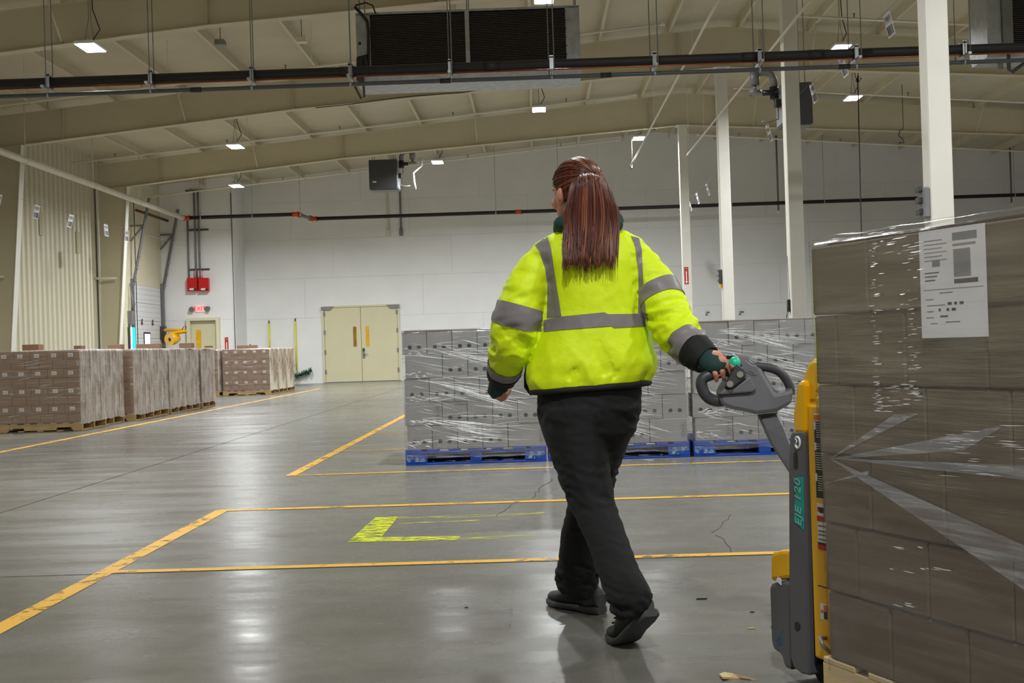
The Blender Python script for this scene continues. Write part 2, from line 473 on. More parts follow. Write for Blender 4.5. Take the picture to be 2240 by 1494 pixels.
gpoly('lime_marking', 'lime', [(760, 1186), (774, 1176), (1010, 1172), (1000, 1181)], .0019)
gpoly('lime_marking', 'lime_faded', [(1000, 1181), (1010, 1172), (1190, 1169), (1186, 1176)])
gpoly('lime_marking', 'lime_faded', [(870, 1130), (862, 1136), (985, 1133), (990, 1127)])
gpoly('lime_marking', 'lime_faded', [(985, 1133), (990, 1127), (1190, 1120), (1188, 1125)])
gpoly('floor_line', 'lime_faded', [(872, 1144), (868, 1147), (1118, 1136), (1116, 1133)], .0012)
gpoly('floor_line', 'lime_faded', [(850, 1173), (846, 1177), (1108, 1168), (1110, 1163)], .0012)
def crack(pts, w):
    mb = MB(); P = [G(x, y, .0012) for x, y in pts]
    for a, b in zip(P, P[1:]):
        n = V((-(b - a).y, (b - a).x, 0)).normalized() * w / 2
        mb.add([a - n, b - n, b + n, a + n], [(0, 1, 2, 3)])
    return mb.build('crack', 'joint', floor)
def jag(a, b, n, amp):
    return [(a[0] + (b[0] - a[0]) * i / n + random.uniform(-amp, amp), a[1] + (b[1] - a[1]) * i / n + random.uniform(-amp * .3, amp * .3)) for i in range(n + 1)]
crack(jag((1210, 1048), (1160, 1092), 10, 7), .006)
crack(jag((1128, 1100), (1085, 1130), 7, 5), .005)
crack(jag((1600, 1125), (1560, 1165), 8, 6), .004)
crack(jag((1570, 1170), (1608, 1212), 8, 6), .005)
for px in ([(1122, 1285), (1128, 1285), (1120, 1350), (1112, 1352)], [(1116, 1352), (1120, 1352), (1114, 1384), (1111, 1384)]):
    MB().add([G(x, y, .0012) for x, y in px], [(0, 1, 2, 3)]).build('scuff_mark', worn('black_scuff', (70, 70, 70), .5, soft=.2, scale=14), floor)

# back wall, built of big painted panels with fine joints
wb = struct(MB().box(XRET - .05, XR + .3, YB + .02, YB + .3, 0, 8.2).build('wall_back', 'wall_joint'))
def wpanels(parent, P0, ex, width, rows, mname, th=.02, top=None, stag=(0, .5, .25, .6), holes=()):
    """panels of a wall face; P0 corner, ex unit along the wall, normal toward -y side"""
    for ri, (z0, z1) in enumerate(zip(rows, rows[1:])):
        x = -stag[ri % 4] * 3.9
        while x < width:
            a = max(0, x); b = min(width, x + 3.9)
            if b - a > .05:
                mb = MB(); g = .002
                mb.box(P0[0] + a + g, P0[0] + b - g, P0[1], P0[1] + th, z0 + g, z1 - g)
                mb.build('wall_panel', mname, parent)
            x += 3.9
wpanels(wb, (XRET, YB), None, XR - XRET, [0, 2.16, 3.47, 4.75, 5.98, 8.1], 'wall')
we = struct(MB().box(XL - .3, XRET - .02, YE + .02, YE + .25, 0, 7.2).build('wall_exit', 'wall_joint'))
wpanels(we, (XL, YE), None, XRET - .02 - XL, [0, 2.16, 5.0, 7.1], 'wall', stag=(0, 0, 0, 0))
struct(MB().box(XRET - .02, XRET + .001, YE, YB + .01, 0, 7.2).build('wall_return', 'wall'))
struct(MB().box(XR, XR + .3, YF - .3, YB + .3, 0, 7.2).build('wall_right', 'wall'))
struct(MB().box(XL - .3, XR + .3, YF - .3, YF, 0, 8.2).build('wall_front', 'wall'))
# left wall: ribbed liner panels, opening for the dock door
DY0, DY1, DZ = 37.35, 40.35, 3.2
wl = MB().box(XL - .3, XL - .06, YF - .3, DY0, 0, 6.7).box(XL - .3, XL - .06, DY1, YE + .3, 0, 6.7).box(XL - .3, XL - .06, DY0, DY1, DZ, 6.7)
wl = struct(wl.build('wall_left', 'cream'))
MB().box(XL - .06, XL - .0, 36.6, DY0, 0, 6.6).box(XL - .06, XL, DY1, YE, 0, 6.6).box(XL - .06, XL - .01, DY0, DY1, DZ, 6.6).build('plain_panel', 'cream', wl)
MB().box(XL - .06, XL - .0, YF, 15, 0, 6.6).build('plain_panel', 'cream', wl)
rib = MB(); P = .3048; prof = []
for k in range(3):
    y = k * P
    prof += [(y, 0), (y + .075, 0), (y + .105, .045), (y + .2, .045), (y + .23, 0)]
prof += [(3 * P - .002, 0)]
rib.add([V((-.05 + d, y, z)) for z in (0, 6.5) for y, d in prof], [(i, i + 1, len(prof) + i + 1, len(prof) + i) for i in range(len(prof) - 1)])
rib_me = rib.mesh('ribbed_panel', 'liner')
y = 15.0
while y < 36.2:
    inst('ribbed_panel', rib_me, T(XL, y, 0), wl); y += 3 * P
for y0, z0 in ((30.5, 4.05), (33.0, 3.8)):
    MB().box(XL - .045, XL + .003, y0, y0 + .22, z0, z0 + .55).build('liner_patch', mat('liner_patch', (176, 168, 140), .7), wl)

# ceiling: two slopes with purlins in every bay
ce = MB()
for a, b in ((XL - .3, RIDGE), (RIDGE, XR + .3)):
    ce.add([V((a, YF - .3, zr(a))), V((b, YF - .3, zr(b))), V((b, YB + .3, zr(b))), V((a, YB + .3, zr(a))),
            V((a, YF - .3, zr(a) + .15)), V((b, YF - .3, zr(b) + .15)), V((b, YB + .3, zr(b) + .15)), V((a, YB + .3, zr(a) + .15))],
           [(0, 1, 2, 3), (7, 6, 5, 4), (0, 4, 5, 1), (1, 5, 6, 2), (2, 6, 7, 3), (3, 7, 4, 0)])
ceiling = struct(ce.build('ceiling', 'roof'))
pu = MB(); L = 7.18
pu.add([V(q) for q in ((-.03, 0, 0), (.03, 0, 0), (.03, 0, .012), (-.018, 0, .012), (-.018, 0, .21), (-.03, 0, .21),
                       (-.03, L, 0), (.03, L, 0), (.03, L, .012), (-.018, L, .012), (-.018, L, .21), (-.03, L, .21))],
       [(0, 1, 7, 6), (1, 2, 8, 7), (2, 3, 9, 8), (3, 4, 10, 9), (5, 0, 6, 11), (0, 5, 4, 3, 2, 1), (6, 7, 8, 9, 10, 11)])
pu_me = pu.mesh('purlin', 'steel_cream')
for y0 in [FRAMES[1], FRAMES[2], FRAMES[3]]:
    for k in range(-5, 17):
        X = -4.38 + 1.49 * k
        if XL + .1 < X < XR - .1:
            inst('purlin', pu_me, T(X, y0, zp(X)), ceiling)

# rafters and columns
def zbot(X):
    d = abs(X - RIDGE)
    pts = [(0, 6.82), (9.2, 6.24), (15.05, 5.68), (15.95, 5.6)]
    for (a, za), (b, zb) in zip(pts, pts[1:]):
        if d <= b: return za + (zb - za) * (d - a) / (b - a)
    return 5.6
xs = [XL + .05, -10.9, -8.0, -5.03, -2, 1, RIDGE, 7.3, 10.3, 13.33, 16.3, 19.2, XR - .05]
LAB = ['roof beam above the column carrying the grey enclosure', 'roof beam behind the long ceiling cooling unit', 'roof beam ending at the wall column nearer the ribbed wall patches', 'roof beam nearest the back wall, crossing just before the hung heater']
for fi, Y in enumerate(FRAMES):
    b = thing('roof_beam', (RIDGE, Y, zbot(RIDGE)), 'cream steel ' + LAB[fi], 'beam', 'cream tapered roof beams')
    w = MB()
    for x0, x1 in zip(xs, xs[1:]):
        w.add([V((x0, Y - .006, zbot(x0))), V((x1, Y - .006, zbot(x1))), V((x1, Y - .006, zp(x1))), V((x0, Y - .006, zp(x0))),
               V((x0, Y + .006, zbot(x0))), V((x1, Y + .006, zbot(x1))), V((x1, Y + .006, zp(x1))), V((x0, Y + .006, zp(x0)))],
              [(3, 2, 1, 0), (4, 5, 6, 7), (0, 1, 5, 4), (2, 3, 7, 6)])
    w.build('web', 'steel_cream', b)
    for nm, fn in (('bottom_flange', zbot), ('top_flange', lambda X: zp(X) - .014)):
        m = MB()
        for x0, x1 in zip(xs, xs[1:]):
            a, c = fn(x0), fn(x1)
            m.add([V((x0, Y - .1, a)), V((x1, Y - .1, c)), V((x1, Y + .1, c)), V((x0, Y + .1, a)), V((x0, Y - .1, a + .013)), V((x1, Y - .1, c + .013)), V((x1, Y + .1, c + .013)), V((x0, Y + .1, a + .013))],
                  [(0, 1, 2, 3), (7, 6, 5, 4), (0, 4, 5, 1), (3, 2, 6, 7)])
        m.build(nm, 'steel_cream', b)
    for X in (-10.0, -5.03, RIDGE - .9, RIDGE + .9, 13.33):
        MB().box(X - .005, X + .005, Y - .095, Y + .095, zbot(X) + .013, zp(X) - .014).build('stiffener', 'steel_cream', b)
    for X in (-7.36, -1.4, 6.05, 12.0):
        MB().tube([(X, Y - .05, zbot(X) + .02), (X, Y - .75, zp(X))], .018, 6).tube([(X, Y + .05, zbot(X) + .02), (X, Y + .75, zp(X))], .018, 6).build('flange_brace', 'steel_cream', b)
# tapered wall columns on the left
WCL = ['cream tapered wall column at the corrugated wall, far from the dock door', 'cream tapered wall column right beside the dock door']
for ci, Y in enumerate(FRAMES[2:]):
    c = thing('wall_column', (XL + .2, Y, 0), WCL[ci], 'column', 'tapered wall columns')
    xt, xb = -10.93, -11.38; zt = zbot(-10.9)
    MB().prism([V((XL + .03, Y - .006, 0)), V((xb, Y - .006, 0)), V((xt, Y - .006, zt - .001)), V((XL + .05, Y - .006, zbot(XL + .05) - .002))], (0, .012, 0)).build('web', 'steel_cream', c)
    MB().prism([V((xb, Y - .12, 0)), V((xb + .014, Y - .12, 0)), V((xt + .014, Y - .12, zt)), V((xt, Y - .12, zt))], (0, .24, 0)).build('inner_flange', 'column', c)
    MB().prism([V((XL + .02, Y - .12, 0)), V((XL + .034, Y - .12, 0)), V((XL + .034, Y - .12, zt)), V((XL + .02, Y - .12, zt))], (0, .24, 0)).build('outer_flange', 'column', c)
    MB().box(XL + .02, xb + .02, Y - .14, Y + .14, 0, .02).build('base_plate', 'column', c)
    zz = 2.86 if ci == 0 else 3.2
    MB().tube([(xb + .12 - (.0 if ci else .1), Y - .13, zz), (XL - .02, Y - .3, zz)], .035, 10).build('stub_arm', 'white_pipe', c)
# interior square columns
COLS = ['nearest to the pallet jack, grey enclosure on it', 'with a black radio box and wire on it', 'with a small grey and yellow box on it', 'with the red fire extinguisher sign']
columns = []
for ci, Y in enumerate(FRAMES):
    c = thing('steel_column', (RIDGE, Y, 0), 'white square steel column ' + COLS[ci], 'column', 'white columns along the ridge line')
    h = .118
    MB().cbox(RIDGE - h, RIDGE + h, Y - h, Y + h, .02, zbot(RIDGE) - .02, .012).build('shaft', 'column', c)
    MB().box(RIDGE - .2, RIDGE + .2, Y - .2, Y + .2, 0, .02).build('base_plate', 'galv_dull', c)
    MB().box(RIDGE - .17, RIDGE + .17, Y - .17, Y + .17, zbot(RIDGE) - .02, zbot(RIDGE)).build('cap_plate', 'column', c)
    columns.append(c)

# ------------------------------------------------------------------ high-bay lamps
def lamp(X, Y, z, label, group='white high-bay lamps under the roof', sx=.16, sy=.30):
    t = thing('high_bay_lamp', (X, Y, z), label, 'lamp', group)
    MB().cbox(X - sx, X + sx, Y - sy, Y + sy, z + .012, z + .06, .01).box(X - sx * .45, X + sx * .45, Y - sy * .5, Y + sy * .5, z + .06, z + .11).build('housing', 'white', t)
    MB().box(X - sx * .93, X + sx * .93, Y - sy * .93, Y + sy * .93, z + .004, z + .014).build('diffuser', 'lamp', t)
    zt = zr(X) - .01
    for s in (-1, 1):
        MB().tube([(X, Y + s * sy * .8, z + .06), (X, Y + s * .05, z + .45), (X, Y + s * .03, zt)], .005, 5).build('hanging_wire', 'strut', t)
    MB().tube([(X + .02, Y, z + .1), (X + .14, Y + .05, z + .3), (X + .05, Y, z + .6), (X + .03, Y + .02, zt)], .009, 6).build('power_cord', 'black', t)
    li = bpy.data.lights.new('lamp_light', 'AREA'); li.shape = 'RECTANGLE'; li.size = sx * 1.8; li.size_y = sy * 1.8
    li.energy = LAMP_W; li.color = LAMP_COL; li.spread = math.radians(160)
    lo = bpy.data.objects.new('lamp_light', li); COL.objects.link(lo); lo.parent = t
    lo.location = (0, 0, -.004)
    return t
LP = []
for x, y, z, lab in ((198, 106, 5.85, 'lit high-bay lamp over the nearer brown pallets, left of the long cooling unit'),
                     (515, 322, 5.85, 'lit high-bay lamp hung between the two roof beams above the brown pallets'),
                     (517, 408, 5.75, 'lit high-bay lamp nearest the exit corner and red panels'),
                     (957, 356, 6.2, 'lit high-bay lamp beside the hung heater near the back wall'),
                     (1179, 241, 6.5, 'lit high-bay lamp hung behind and below the long cooling unit'),
                     (1190, -1, 6.5, 'lit high-bay lamp just above the long cooling unit'),
                     (1397, 304, 6.65, 'lit high-bay lamp at the end of the thin ridge pipe'),
                     (1838, 107, 6.45, 'lit high-bay lamp above the black pipe, by the hanging bar code signs'),
                     (1866, 216, 6.4, 'lit high-bay lamp with a long black cable dropping beside it')):
    w = ray(x, y); Y = (z - CAMZ) / w.z * w.y
    p = W(x, y, Y); lamp(p.x, p.y, p.z, lab); LP.append(p)
for X, Y in ((-6.9, 10.1), (.1, 10.1), (7.1, 10.1), (14.1, 10.1), (.1, -.5), (7.1, .5), (14.1, .5), (14.1, 19.7), (14.1, 29.3), (.1, -9), (7.1, -9)):
    lamp(X, Y, zr(X) - 1.0, 'lit high-bay lamp in the rows outside the photographed corner', 'high-bay lamps out of the picture')

# ------------------------------------------------------------------ pipes under the roof
PY = 16.5
pa, pb = W(-60, 186, PY), W(2300, 102, PY)
zp1 = W(1170, 142, PY).z; zp2 = W(1170, 172, PY).z
main = thing('insulated_pipe', (0, PY, zp1), 'thick black insulated pipe hung on rods in front of the long cooling unit', 'pipe')
X0, X1 = -11.2, 19.4
MB().tube([(X0, PY, zp1), (X1, PY, zp1)], .062, 16).build('insulation', 'black_pipe', main)
MB().tube([(X0, PY - .03, zp1 - .075), (X1, PY - .03, zp1 - .07)], .01, 8).build('copper_tube', 'copper', main)
for x in (760, 1075, 1640, 1785):
    X = W(x, 150, PY).x
    MB().tube([(X - .1, PY, zp1), (X + .1, PY, zp1)], .067, 16).build('insulation_sleeve', 'black_pipe', main)
drain = thing('drain_pipe', (0, PY - .06, zp2), 'thin grey plastic pipe running below the black insulated pipe', 'pipe')
MB().tube([(X0, PY - .06, zp2), (X1, PY - .06, zp2)], .027, 12).build('pipe_run', 'grey_pipe', drain)
for x in (430, 975, 1325, 1845):
    X = W(x, 170, PY).x
    MB().tube([(X - .07, PY - .06, zp2), (X + .07, PY - .06, zp2)], .033, 12).build('pipe_coupling', 'black_pipe', drain)
for hx in (108, 332, 553, 768, 986, 1207, 1432, 1661, 1872, 2108):
    X = W(hx, 170, PY).x
    t = thing('pipe_hanger', (X, PY, zp1 - .1), 'steel trapeze hanger on two rods carrying the black pipe', 'hanger', 'trapeze hangers along the black pipe')
    for s in (-1, 1):
        MB().tube([(X - .03 * s, PY + .2 * s, zp1 - .1), (X - .03 * s, PY + .2 * s, zr(X))], .007, 6).build('threaded_rod', 'strut', t)
    MB().box(X - .02, X + .02, PY - .27, PY + .27, zp1 - .115, zp1 - .085).build('trapeze_bar', 'galv', t)
    MB().box(X - .025, X + .025, PY - .08, PY - .07, zp1 - .08, zp1 + .1).box(X - .025, X + .025, PY + .07, PY + .08, zp1 - .08, zp1 + .1).box(X - .025, X + .025, PY - .08, PY + .08, zp1 + .068, zp1 + .085).build('pipe_clamp', 'galv', t)
    MB().tube([(X, PY - .06, zp1 - .1), (X, PY - .06, zp2 + .03)], .006, 6).tube([(X - .012, PY - .06, zp2), (X + .012, PY - .06, zp2)], .032, 12).build('drop_clip', 'galv', t)

# ------------------------------------------------------------------ cooling units
def cooler(xa, xb, Yf, zb, ztop, label, mid=None):
    t = thing('cooling_unit', ((xa + xb) / 2, Yf + .4, zb), label, 'cooling unit', 'cooling units hung under the roof')
    D = .75
    MB().box(xa + .2, xb - .2, Yf + .05, Yf + D, zb + .14, ztop - .02).build('coil_core', 'coil_back', t)
    for a, b in ((xa, xa + .2), (xb - .2, xb)):
        MB().cbox(a, b, Yf, Yf + D, zb + .12, ztop, .006).build('end_panel', 'galv', t)
    MB().box(xa, xb, Yf, Yf + D, ztop - .015, ztop + .015).build('top_panel', 'galv', t)
    mid = mid or (xa + xb) / 2
    MB().box(mid - .03, mid + .03, Yf - .01, Yf + .03, zb + .14, ztop).build('divider_strip', 'galv', t)
    n = 34; h = (ztop - .03 - zb - .16) / n
    for a, b in ((xa + .2, mid - .03), (mid + .03, xb - .2)):
        for i in range(n):
            z = zb + .16 + i * h
            MB().box(a, b, Yf + .008, Yf + .05, z, z + h * .5).build('coil_fin', 'coil', t)
    MB().add([V((xa, Yf - .02, zb + .12)), V((xb, Yf - .02, zb + .12)), V((xb, Yf + .05, zb)), V((xa, Yf + .05, zb)), V((xa, Yf + D, zb + .12)), V((xb, Yf + D, zb + .12)), V((xb, Yf + D - .1, zb - .02)), V((xa, Yf + D - .1, zb - .02))],
             [(0, 1, 2, 3), (3, 2, 6, 7), (7, 6, 5, 4), (0, 4, 5, 1), (0, 3, 7, 4), (1, 5, 6, 2)]).build('drain_pan', 'galv', t)
    for X in (xa + .05, mid, xb - .05):
        for s in (.08, D - .08):
            MB().tube([(X, Yf + s, ztop), (X, Yf + s, zr(X))], .008, 6).build('hanging_rod', 'strut', t)
    for k in range(7):
        MB().tube([(xb - .19 + .0, Yf - .004, zb + .2 + k * .12), (xb - .19, Yf + .002, zb + .2 + k * .12)], .008, 6).build('screw', 'black', t)
    return t
CY = 18.0
a = W(781, 150, CY); b = W(1271, 150, CY)
zt = W(1020, 22, CY).z; zb = W(1020, 176, CY).z
c1 = cooler(a.x, b.x, CY, zb, zt, 'long galvanised cooling unit with two dark coil faces above the black pipe', W(1023, 100, CY).x)
P = lambda x, y, d=-.03: W(x, y, CY + d)
MB().tube([P(776, 15), P(790, 30), P(803, 46), P(806, 70), P(806, 150)], .022, 8).build('suction_line', 'black_pipe', c1)
MB().tube([P(788, 175, -.2), P(788, 128, -.1), P(796, 124, -.05), P(800, 145, -.05)], .055, 10).build('insulated_elbow', 'black_pipe', c1)
MB().tube([P(776, 190), P(790, 216), P(797, 212), P(794, 172)], .018, 8).build('drain_trap', 'grey_pipe', c1)
MB().tube([P(777, 12), P(800, 6), P(815, 12), P(822, 30)], .012, 6).build('power_conduit', 'black', c1)
MB().tube([W(787, 95, CY - .002), W(787, 95, CY - .008)], .022, 12).build('knockout', 'black', c1)
a = W(2161, 100, CY)
c2 = cooler(a.x, a.x + 3.1, CY, W(2200, 122, CY).z, W(2200, 122, CY).z + 1.15, 'cooling unit beyond the white columns, showing its galvanised end')
MB().box(a.x + .2, a.x + .34, CY - .05, CY, W(2200, 122, CY).z + .1, W(2200, 122, CY).z + 1.2).build('side_channel', 'galv_dull', c2)
MB().tube([W(2206, 118, CY - .1), W(2207, 152, CY - .1), W(2214, 158, CY - .1), W(2250, 132, CY - .1)], .027, 8).build('drain_elbow', 'grey_pipe', c2)
MB().tube([W(2188, 136, CY - .05), W(2188, 152, CY - .05)], .04, 10).build('drain_outlet', 'galv_dull', c2)

# ------------------------------------------------------------------ sprinkler pipes
def zs(X): return 6.91 - .0865 * abs(X - RIDGE) + .13
BR = [(23.8, 'in front of the beam behind the cooling unit'), (30.45, 'between the two far roof beams'), (37.2, 'nearest the back wall')]
for Y, w in BR:
    for side, xa, xb in ((-1, -11.0, 2.55), (1, 4.93, 19.5)):
        lab = 'white sprinkler pipe %s, %s' % (w, 'exit-door slope' if side < 0 else 'far slope')
        z0 = zs(xa); z1 = zs(xb)
        t = thing('sprinkler_branch', ((xa + xb) / 2, Y, min(z0, z1)), lab, 'pipe', 'white sprinkler branch pipes')
        MB().tube([(xa, Y, z0), (xb, Y, z1)], .024, 10).build('pipe_run', 'white_pipe', t)
        xe, ze = (xb, z1) if side < 0 else (xa, z0)
        MB().tube([(xe - .05, Y, ze), (xe + .05, Y, ze)], .034, 10).build('end_cap', 'white_pipe', t)
        n = 5
        for k in range(n):
            X = xa + (xb - xa) * (k + .4) / n; z = zs(X)
            MB().tube([(X, Y, z + .02), (X, Y, z + .09)], .012, 8).tube([(X, Y, z + .09), (X, Y, z + .1)], .025, 8).build('sprinkler_head', 'strut', t)
            MB().tube([(X + .5, Y, z + .04), (X + .5, Y, zr(X + .5))], .005, 5).build('pipe_hook', 'white_pipe', t)
# white main along the left wall and black main along the back wall
SY = 39.4
e = W(402, 477, SY)
t = thing('sprinkler_main', (e.x, 28, e.z), 'white sprinkler main running along the ribbed left wall', 'pipe')
MB().tube([(e.x, 12, e.z), (e.x, SY - .1, e.z)], .075, 14).build('pipe_run', 'white_pipe', t)
for y in (22.6, 27.1, 31.3, 35.0):
    MB().tube([(e.x, y, e.z + .07), (e.x, y, zr(e.x))], .01, 6).tube([(e.x, y - .02, e.z), (e.x, y + .02, e.z)], .082, 14).build('pipe_hook', 'white_pipe', t)
j0 = W(650, 471, SY); YW = 40.9; j1 = W(684, 482, YW)
t = thing('back_sprinkler_pipe', (e.x + 10, SY, e.z), 'black sprinkler pipe with orange couplings crossing the back wall', 'pipe')
MB().tube([(e.x, SY, e.z), (j0.x, SY, e.z)], .058, 14).build('pipe_run', 'black_pipe', t)
MB().tube([(j0.x, SY, e.z), (j1.x, YW, e.z)], .055, 14).build('jog_pipe', 'galv_dull', t)
MB().tube([(j1.x, YW, e.z), (19.8, YW, e.z)], .058, 14).build('pipe_run', 'black_pipe', t)
def coupling(p, d):
    p = V(p); d = V(d).normalized()
    MB().tube([p - d * .09, p - d * .06, p - d * .055, p + d * .055, p + d * .06, p + d * .09], [.085, .085, .07, .07, .085, .085], 14).build('orange_coupling', 'orange', t)
dj = V((j1.x - j0.x, YW - SY, 0))
coupling((e.x, SY - .02, e.z), (0, 1, 0)); coupling((e.x + .1, SY, e.z), (1, 0, 0))
coupling((j0.x - .05, SY, e.z), (1, 0, 0)); coupling(V((j0.x, SY, e.z)) + dj * .12, dj)
coupling(V((j0.x, SY, e.z)) + dj * .88, dj); coupling((j1.x + .05, YW, e.z), (1, 0, 0))
coupling((W(1134, 463, YW).x, YW, e.z), (1, 0, 0))
for x, y in ((438, SY), (551, SY), (656, SY), (1084, YW), (1222, YW), (1600, YW), (1803, YW), (2220, YW)):
    X = W(x, 440, y).x
    MB().tube([(X, y, e.z + .06), (X, y, zr(X))], .008, 6).tube([(X - .015, y, e.z), (X + .015, y, e.z)], .066, 12).build('pipe_hanger', 'galv', t)
# pipes running to the back along the ridge
def depth_pipe(pa, pb, X, r, label, m='white_pipe'):
    A = AX(*pa, X); B = AX(*pb, X); z = (A.z + B.z) / 2
    t = thing('ridge_pipe', (X, (A.y + B.y) / 2, z), label, 'pipe')
    MB().tube([(X, 14, z), (X, B.y, z)], r, 10).build('pipe_run', m, t)
    for y in (22, 29, B.y - .4):
        MB().tube([(X, y, z + r), (X, y, zr(X))], .006, 5).build('pipe_hook', m, t)
    return t, z
depth_pipe((1775, 0), (1503, 338), 3.97, .02, 'thin white pipe running along the top of the white columns')
t, z = depth_pipe((1566, 7), (1381, 362), 2.86, .022, 'thin white pipe along the roof ending at a lit lamp near the back wall')
q = AX(1381, 362, 2.86)
MB().tube([(2.86, q.y, z), (2.86, q.y - .05, z - .12)], .03, 8).build('end_cap', 'strut', t)
t = thing('black_ridge_pipe', tuple(W(1350, 281, 35.5)), 'short black pipe under the far beam ending in an elbow', 'pipe')
MB().tube([W(1285, 284, 35.3), W(1424, 280, 35.3)], .028, 10).build('pipe_run', 'black_pipe', t)
MB().tube([W(1424, 280, 35.3), W(1430, 277, 35.3), W(1430, 284, 35.3)], .045, 8).build('pipe_elbow', 'black', t)
MB().tube([W(1300, 284, 35.3), W(1300, 150, 35.3) ], .006, 5).build('pipe_hook', 'strut', t)

# ------------------------------------------------------------------ unit heaters
def heater(pts, Y, D, label, side):
    (x0, y0), (x1, y1) = pts
    A, B = W(x0, y0, Y), W(x1, y1, Y)
    t = thing('unit_heater', ((A.x + B.x) / 2, Y, B.z), label, 'heater', 'charcoal unit heaters')
    MB().cbox(A.x, B.x, Y, Y + D, B.z, A.z, .012).build('cabinet', 'charcoal', t)
    MB().box(B.x if side > 0 else A.x - .012, B.x + .012 if side > 0 else A.x, Y + .04, Y + D - .04, B.z + .04, A.z - .04).build('service_panel', 'galv', t)
    MB().box(A.x + .03, B.x - .03, Y + .06, Y + D - .06, B.z - .012, B.z).build('base_panel', 'galv_dull', t)
    for X in (A.x + .1, B.x - .1):
        for s in (.08, D - .08):
            MB().tube([(X, Y + s, A.z), (X, Y + s, zr(X))], .007, 6).build('hanging_rod', 'strut', t)
    xs_ = B.x if side > 0 else A.x
    S = side
    MB().tube([(xs_ + S * .1, Y + .25, A.z - .22), (xs_ + S * .1, Y + .25, A.z - .02)], .075, 12).tube([(xs_ + S * .04, Y + .2, A.z - .12), (xs_ + S * .3, Y + .2, A.z - .12)], .05, 12).build('draft_blower', 'black', t)
    MB().tube([(xs_ + S * .1, Y + .25, A.z - .03), (xs_ + S * .1, Y + .25, A.z + .1), (xs_ + S * .14, Y + .25, A.z + .19), (xs_ + S * .22, Y + .25, A.z + .24), (xs_ + S * .42, Y + .25, A.z + .24)], .065, 12).build('flue_elbow', 'galv_dull', t)
    MB().tube([(xs_ + S * .42, Y + .25, A.z + .28), (xs_ + S * .42, Y + .25, A.z + .02)], .08, 12).build('flue_tee', 'galv_dull', t)
    MB().tube([(xs_ + S * .42, Y + .25, A.z - .12), (xs_ + S * .42, Y + .25, A.z - .07)], .11, 12).tube([(xs_ + S * .42, Y + .25, A.z - .08), (xs_ + S * .42, Y + .25, A.z + .03)], .03, 8).build('flue_cap', 'galv_dull', t)
    MB().cbox(xs_ + S * .06 - .05, xs_ + S * .06 + .05, Y + .1, Y + .25, B.z + .32, B.z + .45, .01).build('gas_valve', 'black', t)
    MB().tube([(xs_ + S * .06, Y + .15, B.z + .33), (xs_ + S * .06, Y + .15, B.z + .12), (xs_ + S * .2, Y + .15, B.z + .08), (xs_ + S * .34, Y + .15, B.z + .09)], .014, 8).build('gas_line', 'strut', t)
    MB().tube([(xs_ + S * .12, Y + .3, A.z - .2), (xs_ + S * .14, Y + .3, B.z + .5), (xs_ + S * .07, Y + .2, B.z + .42)], .008, 6).build('wire_lead', 'black', t)
    return t, A, B
t, A, B = heater(((806, 350), (870, 413)), 35.9, .7, 'charcoal box heater hung near the back wall, flue bent over its side', 1)
MB().box(A.x + .1, A.x + .2, 35.9 - .004, 35.9 + .002, B.z + .2, B.z + .235).build('maker_badge', 'white', t)
MB().tube([W(923, 345, 35.8), W(922, 362, 35.8), W(904, 378, 35.8), W(906, 398, 35.8), W(909, 414, 35.8)], .03, 8).build('hanging_strap', 'white', t)
heater(((1712, 181), (1779, 270)), 21.4, .6, 'charcoal box heater hung behind the second white column', -1)

# ------------------------------------------------------------------ doors
DBY = YB - .03
def wbox(mb, x0, y0, x1, y1, Y, d0, d1, mi=0):
    """box standing on a wall face: pixel corners at depth Y, from Y+d0 to Y+d1 (levelled)"""
    A = W(x0, y0, Y); B = W(x1, y1, Y)
    return mb.box(min(A.x, B.x), max(A.x, B.x), Y + d0, Y + d1, min(A.z, B.z), max(A.z, B.z), mi)
A = W(703, 667, YB); B = W(878, 835, YB)
zt = 2.53
dd = thing('door_1', (0, YB, 0), 'double cream steel doors with narrow amber windows in the white back wall', 'door'); dd.location = ((A.x + B.x) / 2, YB, 0); MATS[dd.name] = T((A.x + B.x) / 2, YB, 0); dd['kind'] = 'structure'
x0, x1 = A.x + .02, B.x - .0
MB().box(x0, x0 + .06, DBY - .04, YB + .02, 0, zt - .06).box(x1 - .06, x1, DBY - .04, YB + .02, 0, zt - .06).box(x0, x1, DBY - .04, YB + .02, zt - .06, zt).build('door_frame', 'door', dd)
xm = (x0 + x1) / 2
